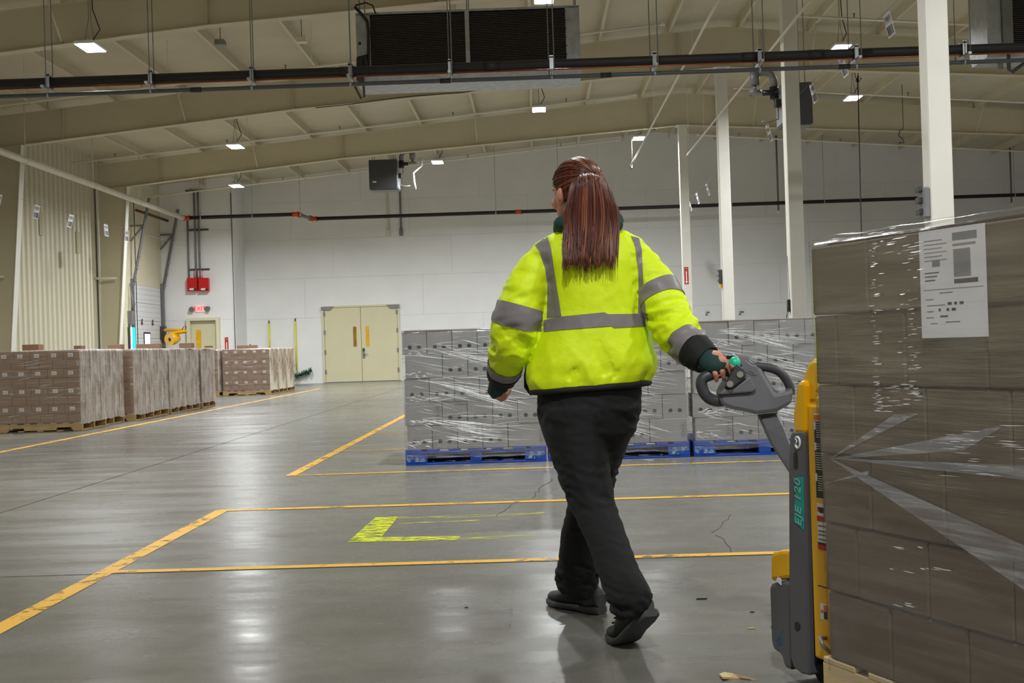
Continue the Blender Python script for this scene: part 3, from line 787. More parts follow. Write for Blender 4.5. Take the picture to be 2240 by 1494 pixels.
for k, (l, r) in enumerate(((x0 + .07, xm - .008), (xm + .008, x1 - .07))):
    lf = MB().box(l, r, DBY - .02, YB - .001, .03, zt - .07).build('door_leaf', 'door', dd)
    wx = r - .2 if k == 0 else l + .2
    MB().box(wx - .075, wx + .075, DBY - .024, DBY - .019, 1.14, 1.86).build('window_frame', 'door', lf)
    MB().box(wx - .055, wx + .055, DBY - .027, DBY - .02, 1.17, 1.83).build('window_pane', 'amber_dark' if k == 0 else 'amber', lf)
    hx = l if k == 0 else r
    for z in (.3, .95, 1.6, 2.2):
        MB().box(hx - .03, hx + .03, DBY - .045, DBY - .018, z, z + .14).build('hinge', 'galv_dull', lf)
    cx = (x0 + .08) if k == 0 else (x1 - .08)
    s = 1 if k == 0 else -1
    MB().prism([V((cx - .1 * s, DBY - .06, zt - .02)), V((cx + .32 * s, DBY - .06, zt - .02)), V((cx + .2 * s, DBY - .06, zt - .14)), V((cx - .1 * s, DBY - .06, zt - .14))], (0, .04, 0)).build('door_closer', 'galv_dull', lf)
    if k == 1:
        MB().box(l + .02, l + .1, DBY - .035, DBY - .018, .78, 1.12).build('lock_plate', 'galv_dull', lf)
        MB().tube([(l + .06, DBY - .03, .92), (l + .06, DBY - .09, .92), (l + .2, DBY - .09, .92)], .013, 8).build('lever_handle', 'galv', lf)
        MB().tube([(l + .06, DBY - .034, 1.05), (l + .06, DBY - .06, 1.05)], .03, 10).build('lock_cylinder', 'black', lf)
MB().box(x0, x1, DBY - .05, YB - .02, 0, .025).build('threshold', 'strut', dd)
# exit door, recessed in its frame
A = W(413, 697, YE); B = W(479, 697, YE); zt = W(446, 698, YE).z
ed = thing('door_2', ((A.x + B.x) / 2, YE, 0), 'single cream exit door under the red exit sign', 'door'); ed['kind'] = 'structure'
x0, x1 = A.x, B.x
MB().box(x0 - .04, x0 + .07, YE - .16, YE + .01, 0, zt - .05).box(x1 - .07, x1 + .04, YE - .16, YE + .01, 0, zt - .05).box(x0 - .04, x1 + .04, YE - .16, YE + .01, zt - .05, zt + .04).build('door_frame', 'cream', ed)
lf = MB().box(x0 + .075, x1 - .075, YE - .025, YE - .003, .01, zt - .055).build('door_leaf', 'door', ed)
wx = W(435, 740, YE).x
MB().box(wx - .08, wx + .08, YE - .032, YE - .024, 1.1, 1.86).build('window_pane', 'amber', lf)
MB().tube([(x1 - .2, YE - .03, 1.0), (x1 - .2, YE - .09, 1.0), (x1 - .34, YE - .09, 1.0)], .012, 8).build('lever_handle', 'galv', lf)
# dock door in the left wall
dk = thing('door_3', (XL, (DY0 + DY1) / 2, 0), 'white sectional dock door with steel tracks in the left wall', 'door'); dk['kind'] = 'structure'
zs_ = [.02 + i * .53 for i in range(7)]
for i in range(6):
    pn = MB().cbox(XL - .05, XL - .005, DY0 + .06, DY1 - .06, zs_[i] + .004, zs_[i + 1] - .004, .006).build('door_panel', 'door_white', dk)
    for k in range(3):
        z = zs_[i] + .11 + k * .155
        MB().box(XL - .006, XL - .002, DY0 + .07, DY1 - .07, z, z + .012).build('pressed_line', mat('panel_groove', (196, 198, 198), .6) if i + k == 0 else bpy.data.materials['panel_groove'], pn)
    if i in (1, 3):
        for f in (.3, .66):
            y = DY0 + f * 3.0
            MB().tube([(XL - .006, y, zs_[i + 1] - .08), (XL + .03, y, zs_[i + 1] - .08)], .05, 10).tube([(XL, y, zs_[i + 1] - .04), (XL + .03, y, zs_[i + 1] + .05)], .02, 8).build('step_bumper', 'charcoal', pn)
A = AX(322, 745, XL)
win = MB().cbox(XL - .012, XL + .012, A.y - .33, A.y + .33, 1.02, 1.8, .01).build('window_frame', 'black', dk)
MB().cbox(XL - .01, XL + .016, A.y - .27, A.y + .27, 1.07, 1.75, .01).build('window_pane', 'daylight', dk)
for yy, s in ((DY0 - .02, -1), (DY1 + .02, 1)):
    MB().box(XL, XL + .09, yy - .05, yy + .05, 0, 3.35).build('track_post', 'strut', dk)
    MB().tube([(XL + .06, yy, 3.1), (XL + .62, yy, 5.7)], .045, 4, smooth=False).build('angled_track', 'strut', dk)
    MB().tube([(XL + .03, yy, 4.9), (XL + .42, yy, 4.9)], .03, 4, smooth=False).tube([(XL + .03, yy, 4.45), (XL + .38, yy, 4.85)], .03, 4, smooth=False).build('track_bracket', 'strut', dk)
    MB().tube([(XL + .12, yy + .12, .6), (XL + .12, yy + .12, 5.6)], .012, 6).build('lift_cable', 'black', dk)
    for z in (3.3, 3.65, 4.0):
        MB().tube([(XL + .1 + (z - 3.1) * .22, yy - .05, z), (XL + .1 + (z - 3.1) * .22, yy + .05, z)], .02, 8).build('roller', 'galv', dk)
MB().tube([(XL + .25, DY0 - .1, 5.35), (XL + .25, DY1 + .1, 5.35)], .04, 10).build('spring_shaft', mat('dark_red_steel', (96, 50, 40), .6), dk)
t = thing('dock_control_box', (XL + .1, DY0 - .3, 1.9), 'grey steel dock control box with cables beside the dock door', 'control box')
MB().cbox(XL + .0, XL + .14, DY0 - .42, DY0 - .2, 2.0, 2.4, .01).build('enclosure', 'galv_dull', t)
MB().tube([(XL + .1, DY0 - .3, 2.4), (XL + .14, DY0 - .36, 2.6), (XL + .1, DY0 - .28, 2.8), (XL + .06, DY0 - .3, 3.2)], .02, 8).tube([(XL + .12, DY0 - .26, 2.38), (XL + .17, DY0 - .22, 2.6), (XL + .09, DY0 - .25, 2.9)], .015, 8).build('coiled_cable', 'strut', t)
t = thing('dock_signal_light', (XL + .1, DY0 - .3, .9), 'glowing blue strip light beside the dock door', 'light')
A = AX(280, 715, XL + .08); B = AX(280, 758, XL + .08)
y0 = DY0 - .45
MB().box(XL + .0, XL + .08, y0 - .0, y0 + .42, .95, 1.93).build('housing', 'charcoal', t)
MB().box(XL + .08, XL + .1, y0 + .14, y0 + .4, .97, 1.92).build('blue_panel', 'blue_light', t)
MB().box(XL + .08, XL + .1, y0 + .03, y0 + .1, .97, 1.92).build('white_tube', 'white_light', t)

# ------------------------------------------------------------------ things on the exit wall
sg = thing('exit_sign', tuple(W(439, 682, YE)), 'lit red EXIT sign with two emergency lamp heads', 'exit sign')
A = W(428, 669, YE); B = W(448, 682, YE)
MB().cbox(A.x, B.x, YE - .06, YE - .005, B.z, A.z, .008).build('housing', 'exit_face', sg)
text('sign_letters', 'EXIT', (A.z - B.z) * .95, 'exit_red', sg, frame(((A.x + B.x) / 2, YE - .064, (A.z + B.z) / 2), (1, 0, 0), (0, 0, 1)), .002)
for s, X in ((-1, A.x - .1), (1, B.x + .1)):
    MB().tube([(X + s * .03, YE - .02, (A.z + B.z) / 2 + .02), (X, YE - .14, (A.z + B.z) / 2 - .02)], [.06, .085], 12).build('emergency_lamp', 'strut', sg)
for k, (xa, xb) in enumerate(((412, 434.5), (437, 459.5))):
    A = W(xa, 609, YE); B = W(xb, 637, YE)
    t = thing('fire_panel', ((A.x + B.x) / 2, YE, B.z), 'red fire panel above the exit sign, nearer the %s' % ('dock door' if k == 0 else 'wall corner'), 'fire panel', 'red fire panels above the exit sign')
    MB().cbox(A.x, B.x, YE - .2, YE - .002, B.z, A.z, .01).build('cabinet', 'red', t)
    MB().box(A.x + .08, A.x + .24, YE - .203, YE - .199, B.z + .03, B.z + .09).build('white_label', 'paper', t)
    MB().box(B.x - .1, B.x - .02, YE - .206, YE - .199, B.z + .03, B.z + .08).build('lock', 'black', t)
t = thing('conduit_rack', tuple(W(432, 610, YE)), 'three grey conduits on strut rails rising from the red fire panels', 'conduit')
for (xa, ya, xb, yb) in ((411, 478, 415, 609), (427.5, 417, 431, 609), (435, 417, 439.5, 609)):
    a, b = W(xa, ya, YE), W(xb, yb, YE)
    MB().tube([(b.x, YE - .07, a.z), (b.x, YE - .07, b.z)], .028, 8).build('conduit', 'galv_dull', t)
for y, xa, xb in ((417, 406, 453), (503, 410, 456), (589.5, 413, 459)):
    a, b = W(xa, y, YE), W(xb, y, YE)
    MB().box(a.x, b.x, YE - .045, YE - .002, (a.z + b.z) / 2 - .025, (a.z + b.z) / 2 + .025).build('strut_rail', 'charcoal', t)
for xa in (427, 434, 440):
    a = W(xa, 608, YE); b = W(xa, 592, YE)
    MB().tube([(a.x + .03, YE - .06, a.z), (a.x + .03, YE - .06, b.z)], .04, 8).build('cable_sleeve', mat('pink_sleeve', (222, 170, 170), .6) if xa == 427 else bpy.data.materials['pink_sleeve'], t)
# vertical conduit at the wall corner
t = thing('corner_conduit', tuple(W(507, 760, YE)), 'thin grey conduit running down the wall corner', 'conduit')
a = W(499.5, 422, YE - .03); b = W(514, 775, YE - .03)
MB().tube([(b.x + .02, YE - .03, a.z), (b.x + .02, YE - .03, .55)], .016, 8).build('conduit', 'strut', t)
MB().cbox(b.x - .06, b.x + .1, YE - .08, YE - .005, .9, 1.2, .01).build('junction_box', 'galv_dull', t)
# extinguisher signs
def ext_sign(cx, cz, Y, w, h, label):
    t = thing('extinguisher_sign', (cx, Y, cz - h / 2), label, 'sign', 'red fire extinguisher signs')
    MB().box(cx - w / 2, cx + w / 2, Y - .006, Y, cz - h / 2, cz + h / 2).build('sign_plate', 'red', t)
    Y2 = Y - .0075
    MB().add([V((cx - w * .15, Y2, cz + h * .25)), V((cx + w * .15, Y2, cz + h * .25)), V((cx + w * .15, Y2, cz - h * .33)), V((cx + w * .4, Y2, cz - h * .33)), V((cx, Y2, cz - h * .47)), V((cx - w * .4, Y2, cz - h * .33)), V((cx - w * .15, Y2, cz - h * .33))], [list(range(7))]).build('white_arrow', 'white', t)
    text('sign_letters', 'FIRE', w * .34, 'white', t, frame((cx, Y2, cz + h * .41), (1, 0, 0), (0, 0, 1)))
    text('sign_letters', 'EXTINGUISHER', w * .13, 'white', t, frame((cx, Y2, cz + h * .31), (1, 0, 0), (0, 0, 1)))
a = W(496, 755, YE); ext_sign(a.x, 1.28, YE - .001, .11, .62, 'red and white extinguisher arrow sign beside the exit door')
a = W(1501.5, 603, 34.48); ext_sign(a.x, a.z, FRAMES[3] - .119, .11, .46, 'red fire extinguisher sign with white arrow on a column')
# yellow swing-arm dock fan
t = thing('dock_fan', tuple(W(380, 750, 39.6)), 'yellow swing-arm dock fan in front of the white exit wall', 'fan')
Q = lambda x, y, d=0: W(x, y, 39.6 + d)
MB().box(XL + .02, XL + .16, 40.1, 40.3, 1.55, 2.0).build('wall_bracket', 'charcoal', t)
MB().tube([V((XL + .1, 40.2, Q(362, 722).z)), Q(362, 722, .3), Q(385, 722), Q(405, 723, -.1)], .05, 4, smooth=False).build('upper_arm', 'yellow', t)
MB().tube([Q(408, 725, -.12), Q(378, 729, -.3)], .055, 4, smooth=False).build('lower_arm', 'yellow', t)
MB().tube([Q(398, 722, -.1), Q(402, 714, -.1), Q(407, 715, -.1), Q(405, 724, -.1)], .012, 6).build('cable_loop', 'black', t)
MB().tube([Q(382, 731, -.3), Q(376, 736, -.3)], .02, 6).tube([Q(370, 727, -.3), Q(370, 740, -.3)], .014, 6).tube([Q(384, 730, -.3), Q(390, 736, -.3)], .014, 6).build('yoke', 'charcoal', t)
MB().tube([Q(387, 738, -.1), Q(379, 741, -.25), Q(370, 743, -.42)], [.15, .19, .19], 16).build('fan_drum', 'yellow', t)
MB().tube([Q(371.5, 742.6, -.41), Q(369.6, 743.1, -.43)], .06, 10).build('motor_cap', 'black', t)

# ------------------------------------------------------------------ cleaning tools on the back wall
def broom(xa, ya, xb, yb, zlow, label, head):
    a, b = W(xa, ya, YB), W(xb, yb, YB)
    t = thing('push_broom', (b.x, YB - .06, zlow), label, 'broom')
    MB().tube([(a.x, YB - .05, a.z), (b.x, YB - .1, zlow)], .028, 8).build('handle', 'yplastic', t)
    MB().tube([(a.x, YB - .05, a.z), (a.x, YB - .05, a.z + .09)], .018, 8).build('hang_tip', 'charcoal', t)
    MB().tube([(a.x - .02, YB - .035, a.z + .08), (a.x + .02, YB - .035, a.z + .11)], .02, 6).build('wall_hook', 'galv', t)
    if head:
        c = V((b.x, YB - .1, zlow))
        MB().tube([c, c + V((.03, 0, -.12))], .014, 6).build('socket', 'galv', t)
        h0, h1 = W(616, 826, YB - .15), W(682, 810, YB - .15)
        pts = [h0 + (h1 - h0) * (i / 8) + V((0, 0, -.06 * math.sin(math.pi * i / 8))) for i in range(9)]
        MB().tube(pts, .045, 6).build('broom_block', 'black', t)
        mb = MB()
        for i in range(220):
            f = random.random(); k = min(7, int(f * 8)); p = pts[k].lerp(pts[k + 1], f * 8 - k)
            an = random.uniform(0, 2 * math.pi)
            mb.tube([p, p + V((random.uniform(-.02, .02), math.cos(an) * .1, math.sin(an) * .11))], [.014, .006], 4, smooth=False)
        o = mb.build('bristles', 'green_bristle', t); o['kind'] = 'stuff'
    return t
broom(589, 708, 591, 756, 1.0, 'plain yellow broom handle hooked on the white back wall', False)
broom(646.5, 703, 650, 812, .42, 'yellow-handled green push broom hung on the back wall', True)
t = thing('squeegee', tuple(W(632, 842, YB - .3)), 'grey metal floor squeegee standing by the white wall', 'squeegee')
a, b = W(629, 785, YB - .3), W(633, 840, YB - .3)
MB().tube([(a.x, YB - .3, a.z), (a.x + .02, YB - .3, .03)], .018, 8).build('handle', 'galv_dull', t)
MB().box(a.x - .17, a.x + .17, YB - .32, YB - .28, a.z - .01, a.z + .04).build('blade_holder', 'galv_dull', t)
MB().box(a.x - .16, a.x + .16, YB - .305, YB - .295, a.z + .04, a.z + .07).build('rubber_blade', 'black', t)
MB().box(a.x - .06, a.x + .1, YB - .34, YB - .26, 0, .035).build('foot', 'charcoal', t)
t = thing('bottle', tuple(W(547, 768, 33.5)), 'small yellow bottle with black spout standing on the far pallet', 'bottle')
a = W(547.5, 762, 33.2)
MB().tube([(a.x, 33.2, 1.175), (a.x, 33.2, a.z - .02), (a.x, 33.2, a.z + .02)], [.05, .05, .02], 10).build('body', 'yplastic', t)
MB().tube([(a.x, 33.2, a.z + .02), (a.x, 33.2, a.z + .11)], .018, 8).build('spout', 'black', t)

# ------------------------------------------------------------------ conduits and notices on the back wall
for xa, ya, xb, yb, m, lab in ((847, 415, 850, 517, 'cream', 'cream conduit dropping from the heater down the back wall'), (876, 415, 878, 516, 'strut', 'grey conduit dropping beside the cream one below the heater')):
    a, b = W(xa, ya, YB), W(xb, yb, YB)
    t = thing('wall_conduit', (b.x, YB - .05, b.z), lab, 'conduit')
    MB().tube([(b.x, YB - .04, zr(b.x) - .3), (b.x, YB - .04, b.z + .2)], .03, 8).build('conduit', m, t)
    MB().cbox(b.x - .055, b.x + .055, YB - .1, YB - .005, b.z, b.z + .24, .02).build('end_box', m, t)
for xa, ya, yb, lab in ((1701, 320, 463, 'thin grey drop pipe with a white sensor, between the middle columns'), (2211, 340, 447, 'thin grey drop pipe with a white sensor, beyond the nearest column')):
    a, b = W(xa, ya, YB - .5), W(xa + 2, yb, YB - .5)
    t = thing('drop_sensor', (b.x, YB - .5, b.z), lab, 'sensor')
    MB().tube([(b.x, YB - .5, zr(b.x)), (b.x, YB - .5, b.z + .05)], .03, 8).build('drop_pipe', 'strut', t)
    MB().cbox(b.x - .06, b.x + .06, YB - .56, YB - .44, b.z - .06, b.z + .05, .02).build('sensor_head', 'white', t)
for x0, y0, x1, y1, lab in ((1541, 676, 1555, 692, 'white paper notice on the back wall by the extinguisher sign column'), (1614, 674, 1630, 691, 'white paper notice on the back wall between the middle columns')):
    A = W(x0, y0, YB - .005); B = W(x1, y1, YB - .005)
    t = thing('paper_notice', ((A.x + B.x) / 2, YB, B.z), lab, 'notice')
    MB().box(A.x, B.x, YB - .006, YB - .001, B.z, A.z).build('sheet', 'paper', t)
    MB().box(A.x + .05, B.x - .04, YB - .008, YB - .006, B.z + .1, B.z + .16).box(A.x + .03, A.x + .1, YB - .008, YB - .006, B.z + .03, B.z + .09).build('faded_print', 'grey_ink', t)
# column-mounted boxes
Y = FRAMES[0] - .02
A = W(2009, 411, Y); B = W(2030, 478, Y)
t = thing('enclosure_box', (A.x, Y, B.z), 'grey plastic enclosure with three latches on the nearest column', 'enclosure')
MB().cbox(A.x + .02, RIDGE - .119, Y - .1, Y + .1, B.z, A.z, .015).build('box_body', 'galv_dull', t)
for k in range(3):
    z = B.z + .04 + k * .115
    MB().cbox(A.x - .02, A.x + .022, Y - .06, Y + .06, z, z + .06, .006).build('latch', 'charcoal', t)
Y = FRAMES[2] - .0
A = W(1571, 590, Y); B = W(1578, 629, Y)
t = thing('outlet_box', (A.x, Y, B.z), 'small grey outlet box with yellow tag on a white column', 'outlet box')
MB().cbox(RIDGE - .175, RIDGE - .119, Y - .08, Y + .08, B.z + .08, A.z, .01).build('box_body', 'charcoal', t)
for k in range(3):
    z = B.z + .12 + k * .11
    MB().cbox(RIDGE - .215, RIDGE - .174, Y - .05, Y + .05, z, z + .06, .006).build('latch', 'galv_dull', t)
MB().box(RIDGE - .17, RIDGE - .12, Y - .06, Y + .06, B.z, B.z + .075).build('yellow_tag', 'yellow', t)
Y = FRAMES[1]
A = W(1727, 655, Y); B = W(1732, 682, Y)
t = thing('radio_box', (A.x, Y, B.z), 'slim black radio box with a thin wire on a white column', 'radio')
MB().cbox(RIDGE - .16, RIDGE - .119, Y - .05, Y + .05, B.z, A.z, .008).build('box_body', 'black', t)
MB().tube([V((RIDGE - .14, Y, B.z)), W(1722, 690, Y), W(1719, 702, Y), W(1727, 650, Y - .06), W(1722, 560, Y - .1)], .004, 5).build('thin_wire', 'black', t)
# hanging cable
A = W(1880, 168, 28.3); 
t = thing('hanging_cable', tuple(W(1885, 512, 28.3)), 'long black power cable hanging from the roof behind the near pallet', 'cable')
MB().tube([W(1872, 178, 28.3), W(1878, 166, 28.3), W(1884, 172, 28.3), W(1879, 180, 28.3), W(1876, 166, 28.3), W(1877, 200, 28.3), W(1880, 330, 28.3), W(1884, 500, 28.3), W(1886, 640, 28.3)], .013, 6).build('cable_run', 'black', t)
MB().tube([W(1877, 168, 28.3), (W(1877, 168, 28.3).x, 28.3, zr(7.4))], .01, 6).build('hanging_hook', 'black', t)
# small ceiling devices
for x, y, m, lab in ((482, 94, 'galv_dull', 'small grey sensor box under the roof between brown-pallet lamps'), (660, 88, 'cream', 'small cream junction box on the roof beside the grey sensor')):
    p = W(x, y, 23.0)
    t = thing('ceiling_sensor', tuple(p), lab, 'sensor')
    MB().cbox(p.x - .09, p.x + .09, 23 - .09, 23 + .09, p.z - .05, p.z + .05, .01).build('sensor_body', m, t)
    MB().tube([(p.x, 23, p.z + .05), (p.x, 23, zr(p.x))], .008, 6).build('stem', 'strut', t)
p = W(1970, 305, 33)
t = thing('cable_drop', tuple(p), 'curled black cable end dangling under the far roof slope', 'cable')
MB().tube([W(1968, 285, 33), W(1966, 297, 33), W(1974, 303, 33), W(1978, 312, 33), W(1966, 313, 33)], .012, 6).tube([W(1976, 282, 33), (W(1976, 282, 33).x, 33, zr(9.4))], .008, 5).tube([W(1976, 282, 33), W(1968, 285, 33)], .008, 5).build('cable_run', 'black', t)
# thin cable along the underside of the beam by the cooling unit
t = thing('beam_cable', tuple(W(900, 214, 26.9)), 'thin dark cable strung below the beam behind the cooling unit', 'cable')
MB().tube([W(690, 236, 27.2), W(760, 229, 27.2), W(885, 212, 27.2), W(905, 210, 27.2), W(1010, 203, 27.2), W(1090, 190, 27.2), W(1140, 178, 27.2)], .009, 6).build('cable_run', 'black', t)

# ------------------------------------------------------------------ bar code signs on wires
M['bar'] = bars('bar_code_print', (60, 60, 64), (150, 150, 152), 26, 'Y')
def wire(X, z, y0, y1, label):
    t = thing('sign_wire', (X, (y0 + y1) / 2, z), label, 'wire')
    MB().tube([(X, y0, z), (X, y1, z)], .0018, 5).build('wire_run', 'strut', t)
def hang_sign(p, face, tilt, label, group, code):
    s = .29
    t = thing('location_sign', tuple(p), label, 'sign', group)
    yv = V((0, -1 if face < 0 else 1, 0))
    up = V((-math.sin(tilt), 0, math.cos(tilt)))
    o = V(p)
    # face normal points to `face` side (-1: towards -x, 1: towards +x)
    rd = V((0, 1, 0)) if face > 0 else V((0, -1, 0))
    n = rd.cross(up)
    C = o - up * s / 2
    def slab(u0, u1, v0, v1, d0, d1):
        mb = MB(); q = [C + rd * u + up * v for u, v in ((u0, v0), (u1, v0), (u1, v1), (u0, v1))]
        return mb.prism([w + n * d0 for w in q], n * (d1 - d0))
    slab(-s / 2, s / 2, -s / 2, s / 2, -.002, .002).build('sign_board', 'white', t)
    slab(-s * .43, s * .43, .02, s * .43, .002, .003).build('number_field', mat('sign_grey_field', (190, 190, 190), .5) if 'sign_grey_field' not in bpy.data.materials else bpy.data.materials['sign_grey_field'], t)
    slab(-s * .43, s * .43, -s * .43, -.01, .002, .003).build('bar_code', 'bar', t)
    text('sign_number', code, .07, 'ink', t, frame(C + up * .075 + n * .0042, rd, up))
    MB().tube([o + rd * .1, o + rd * .1 + up * .03], .004, 5).tube([o - rd * .1, o - rd * .1 + up * .03], .004, 5).build('sign_clip', 'galv', t)
XS, ZS = 4.5, 1 + 4.5 / 1.166 + .14
wire(XS, ZS + .03, 13, 41.5, 'thin wire of bar code signs stretched past the white columns')
codes = ['T730217', 'T730219', 'T730221', 'T730223', 'T730225', 'T730227', 'T730229', 'T730231', 'T730233']
for k, (x, y) in enumerate(((1940, 68), (1840, 169), (1776, 219), (1679, 305), (1590, 380), (1545, 424), (1524, 446), (1507, 462), (1486, 469))):
    w = ray(x, y); Yk = XS / w.x * w.y
    hang_sign((XS, Yk, ZS), -1, .22 + .05 * (k % 2), 'white bar code sign, %s on the wire past the columns' % ['first and largest', 'second', 'third', 'fourth', 'fifth', 'sixth', 'seventh', 'eighth', 'ninth and smallest'][k], 'bar code signs by the columns', codes[k])
XS2 = -10.45; a = AX(157, 470, XS2); ZS2 = a.z
wire(XS2, ZS2 + .03, 22, 40, 'thin wire of bar code signs along the ribbed left wall')
for k, (x, tl) in enumerate(((0, -.25), (83, -.2), (157, -.25), (231, .05), (276, .0))):
    w = ray(x, 480); Yk = XS2 / w.x * w.y
    hang_sign((XS2, Yk, ZS2), 1, tl, 'white bar code sign, %s on the wire by the ribbed wall' % ['first and largest', 'second', 'third', 'fourth', 'last'][k], 'bar code signs by the ribbed wall', 'T7301%02d' % (11 + 2 * k))

# ------------------------------------------------------------------ pallets
_c = {}
def bxm(key, w, d, h, m, c=.003):
    k = (key, round(w, 4), round(d, 4), round(h, 4), m)
    if k not in _c:
        _c[k] = MB().cbox(0, w, 0, d, 0, h, c).mesh(key, m)
    return _c[k]
def stringer_mesh(L, m):
    k = ('str', L, m)
    if k not in _c:
        h, n0, n1 = .089, .152, .381
        pr = [(0, 0), (n0, 0), (n0 + .012, .038), (n1 - .012, .038), (n1, 0), (L - n1, 0), (L - n1 + .012, .038), (L - n0 - .012, .038), (L - n0, 0), (L, 0), (L, h), (0, h)]
        _c[k] = MB().prism([V((x, 0, z)) for x, z in pr], (0, .038, 0)).mesh('stringer', m)
    return _c[k]
def gma(M4, label, group, m='wood', L=1.219, D=1.016, name='wooden_pallet'):
    """stringer pallet: stringers along local x, deck boards along local y"""
    o = M4 @ V((0, 0, 0))
    t = thing(name, tuple(o), label, 'pallet', group)
    for y in (0, D / 2 - .019, D - .038):
        inst('stringer', stringer_mesh(L, m), M4 @ T(0, y, .016), t)
    for i in range(7):
        w = .135 if i in (0, 6) else .09
        x = (L - w) * i / 6
        inst('deck_board', bxm('deck_board', w, D, .016, m), M4 @ T(x, 0, .105), t)
    for i in range(5):
        w = .135 if i in (0, 4) else .09
        x = (L - w) * i / 4
        inst('bottom_board', bxm('bottom_board', w, D, .016, m), M4 @ T(x, 0, 0), t)
    return t
PH = .121
def wrap(name, M4, w, d, z0, z1, mats, label, group, off=.012, amp=.006, flare=.05, ns=(14, 12), nz=22, seed=0.0, lip=.12, gaps=(), freq=(9, 9, 7), r=.02, cat='film', lean=0.0):
    """tube of stretch film round a load: local x 0..w, y 0..d; mats = (front -y, right +x, back, left)"""
    per = []
    side = []
    x0, x1, y0, y1 = -off, w + off, -off, d + off
    def run(a, b, n, s):
        for i in range(n):
            per.append(V(a).lerp(V(b), i / n)); side.append(s)
    run((x0 + r, y0, 0), (x1 - r, y0, 0), ns[0], 0); run((x1 - r, y0, 0), (x1, y0 + r, 0), 2, 1)
    run((x1, y0 + r, 0), (x1, y1 - r, 0), ns[1], 1); run((x1, y1 - r, 0), (x1 - r, y1, 0), 2, 2)
    run((x1 - r, y1, 0), (x0 + r, y1, 0), ns[0], 2); run((x0 + r, y1, 0), (x0, y1 - r, 0), 2, 3)
    run((x0, y1 - r, 0), (x0, y0 + r, 0), ns[1], 3); run((x0, y0 + r, 0), (x0 + r, y0, 0), 2, 0)
    c = V((w / 2, d / 2, 0)); n = len(per); rows = []
    for j in range(nz + 1):
        f = j / nz; z = z0 + (z1 - z0) * f
        ring = []
        for p in per:
            dirn = V((p.x - c.x, p.y - c.y, 0)); nn = V((dirn.x / w, dirn.y / d, 0))
            nn = V((1 if nn.x > 0 else -1, 0, 0)) if abs(nn.x) > abs(nn.y) else V((0, 1 if nn.y > 0 else -1, 0))
            q = V((p.x * freq[0] + seed, p.y * freq[1], z * freq[2]))
            k = amp * (noise.noise(q) + .6 * noise.noise(q * 2.7)) + amp * .9
            k += flare * max(0, 1 - f * nz / 3) ** 1.5 * (.6 + .6 * noise.noise(V((p.x * 3 + seed, p.y * 3, 1))))
            zz = z + (.03 * noise.noise(V((p.x * 5 + seed, p.y * 5, 7))) if j == 0 else 0)
            if j == nz: zz = z + .006 * noise.noise(V((p.x * 8 + seed, p.y * 8, 3)))
            ring.append(p + nn * k + V((-lean * f, 0, zz)))
        rows.append(ring)
    top = [p.lerp(V((c.x, c.y, p.z)), .03) + V((0, 0, .008)) for p in rows[-1]]
    top2 = [p.lerp(V((c.x, c.y, p.z)), lip * 2) + V((0, 0, .012)) for p in rows[-1]]
    rows += [top, top2]
    mb = MB()
    b = 0
    mb.v = [M4 @ p for rr in rows for p in rr]
    for j in range(len(rows) - 1):
        for i in range(n):
            mb.f.append([j * n + i, j * n + (i + 1) % n, (j + 1) * n + (i + 1) % n, (j + 1) * n + i])
            mb.mi.append(side[i]); mb.sm.append(True)
    o = mb.build(name, list(mats))
    return tag(o, label, cat, group)

def glint_pleats(par, M4, w, zt, n, seed, slope=(.08, .36), zr_=(.2, 1.1), m='glint_white', y=-.026):
    """thin bright pleats whose white stands for lamp glints on tight film, fanning from a few points on one edge"""
    rnd = random.Random(seed * 7 + 3); mb = MB()
    hubs = [(rnd.uniform(0, .4 * w), rnd.uniform(*zr_)) for _ in range(9)]
    for i in range(n):
        hx, hz = hubs[i % 9] if i % 3 else (rnd.uniform(0, w * .7), rnd.uniform(*zr_))
        sl = -rnd.uniform(*slope) if i % 7 else rnd.uniform(-.05, .1)
        s0 = rnd.uniform(.02, .4) * (1 if i % 3 else .2); L = rnd.uniform(.06, .45); th = rnd.choice([.0006, .0007, .0009, .0012, .0016, .0022, .003])
        P_ = []
        for k in range(6):
            f = s0 + L * k / 5; x = hx + f; z = hz + sl * f + .004 * math.sin(9 * f + i)
            P_.append((x, z, th * math.sin(math.pi * (k + .3) / 5.6)))
        if P_[-1][0] > w - .01 or min(q[1] for q in P_) < .17 or max(q[1] for q in P_) > zt - .01: continue
        tl = rnd.uniform(.12, .34); lo = [M4 @ V((x, y - .002 - 2 * t * tl, z - t)) for x, z, t in P_]; hi = [M4 @ V((x, y - .002, z + t)) for x, z, t in P_]
        mb.loft([lo, hi], 0, False, True, closed=False)
    # painted glint patches at the carton corners of the starting edge
    for i in range(n // 5):
        x = abs(rnd.gauss(0, .12)) + .01; z = rnd.choice([.16, .345, .55, .755, .96]) + rnd.uniform(0, .05)
        if z > zt: continue
        L = rnd.uniform(.02, .09); sl = rnd.uniform(-.4, .5); th = rnd.uniform(.0015, .004)
        P_ = [(x + L * k / 4, z + sl * L * k / 4 + .006 * math.sin(k), th * math.sin(math.pi * (k + .4) / 4.8)) for k in range(5)]
        tl = rnd.uniform(.12, .34); mb.loft([[M4 @ V((a, y - .002 - 2 * t * tl, b - t)) for a, b, t in P_], [M4 @ V((a, y - .002, b + t)) for a, b, t in P_]], 0, False, True, closed=False)
    o = mb.build('film_glint_pleats', m, par); o['kind'] = 'stuff'
    return o
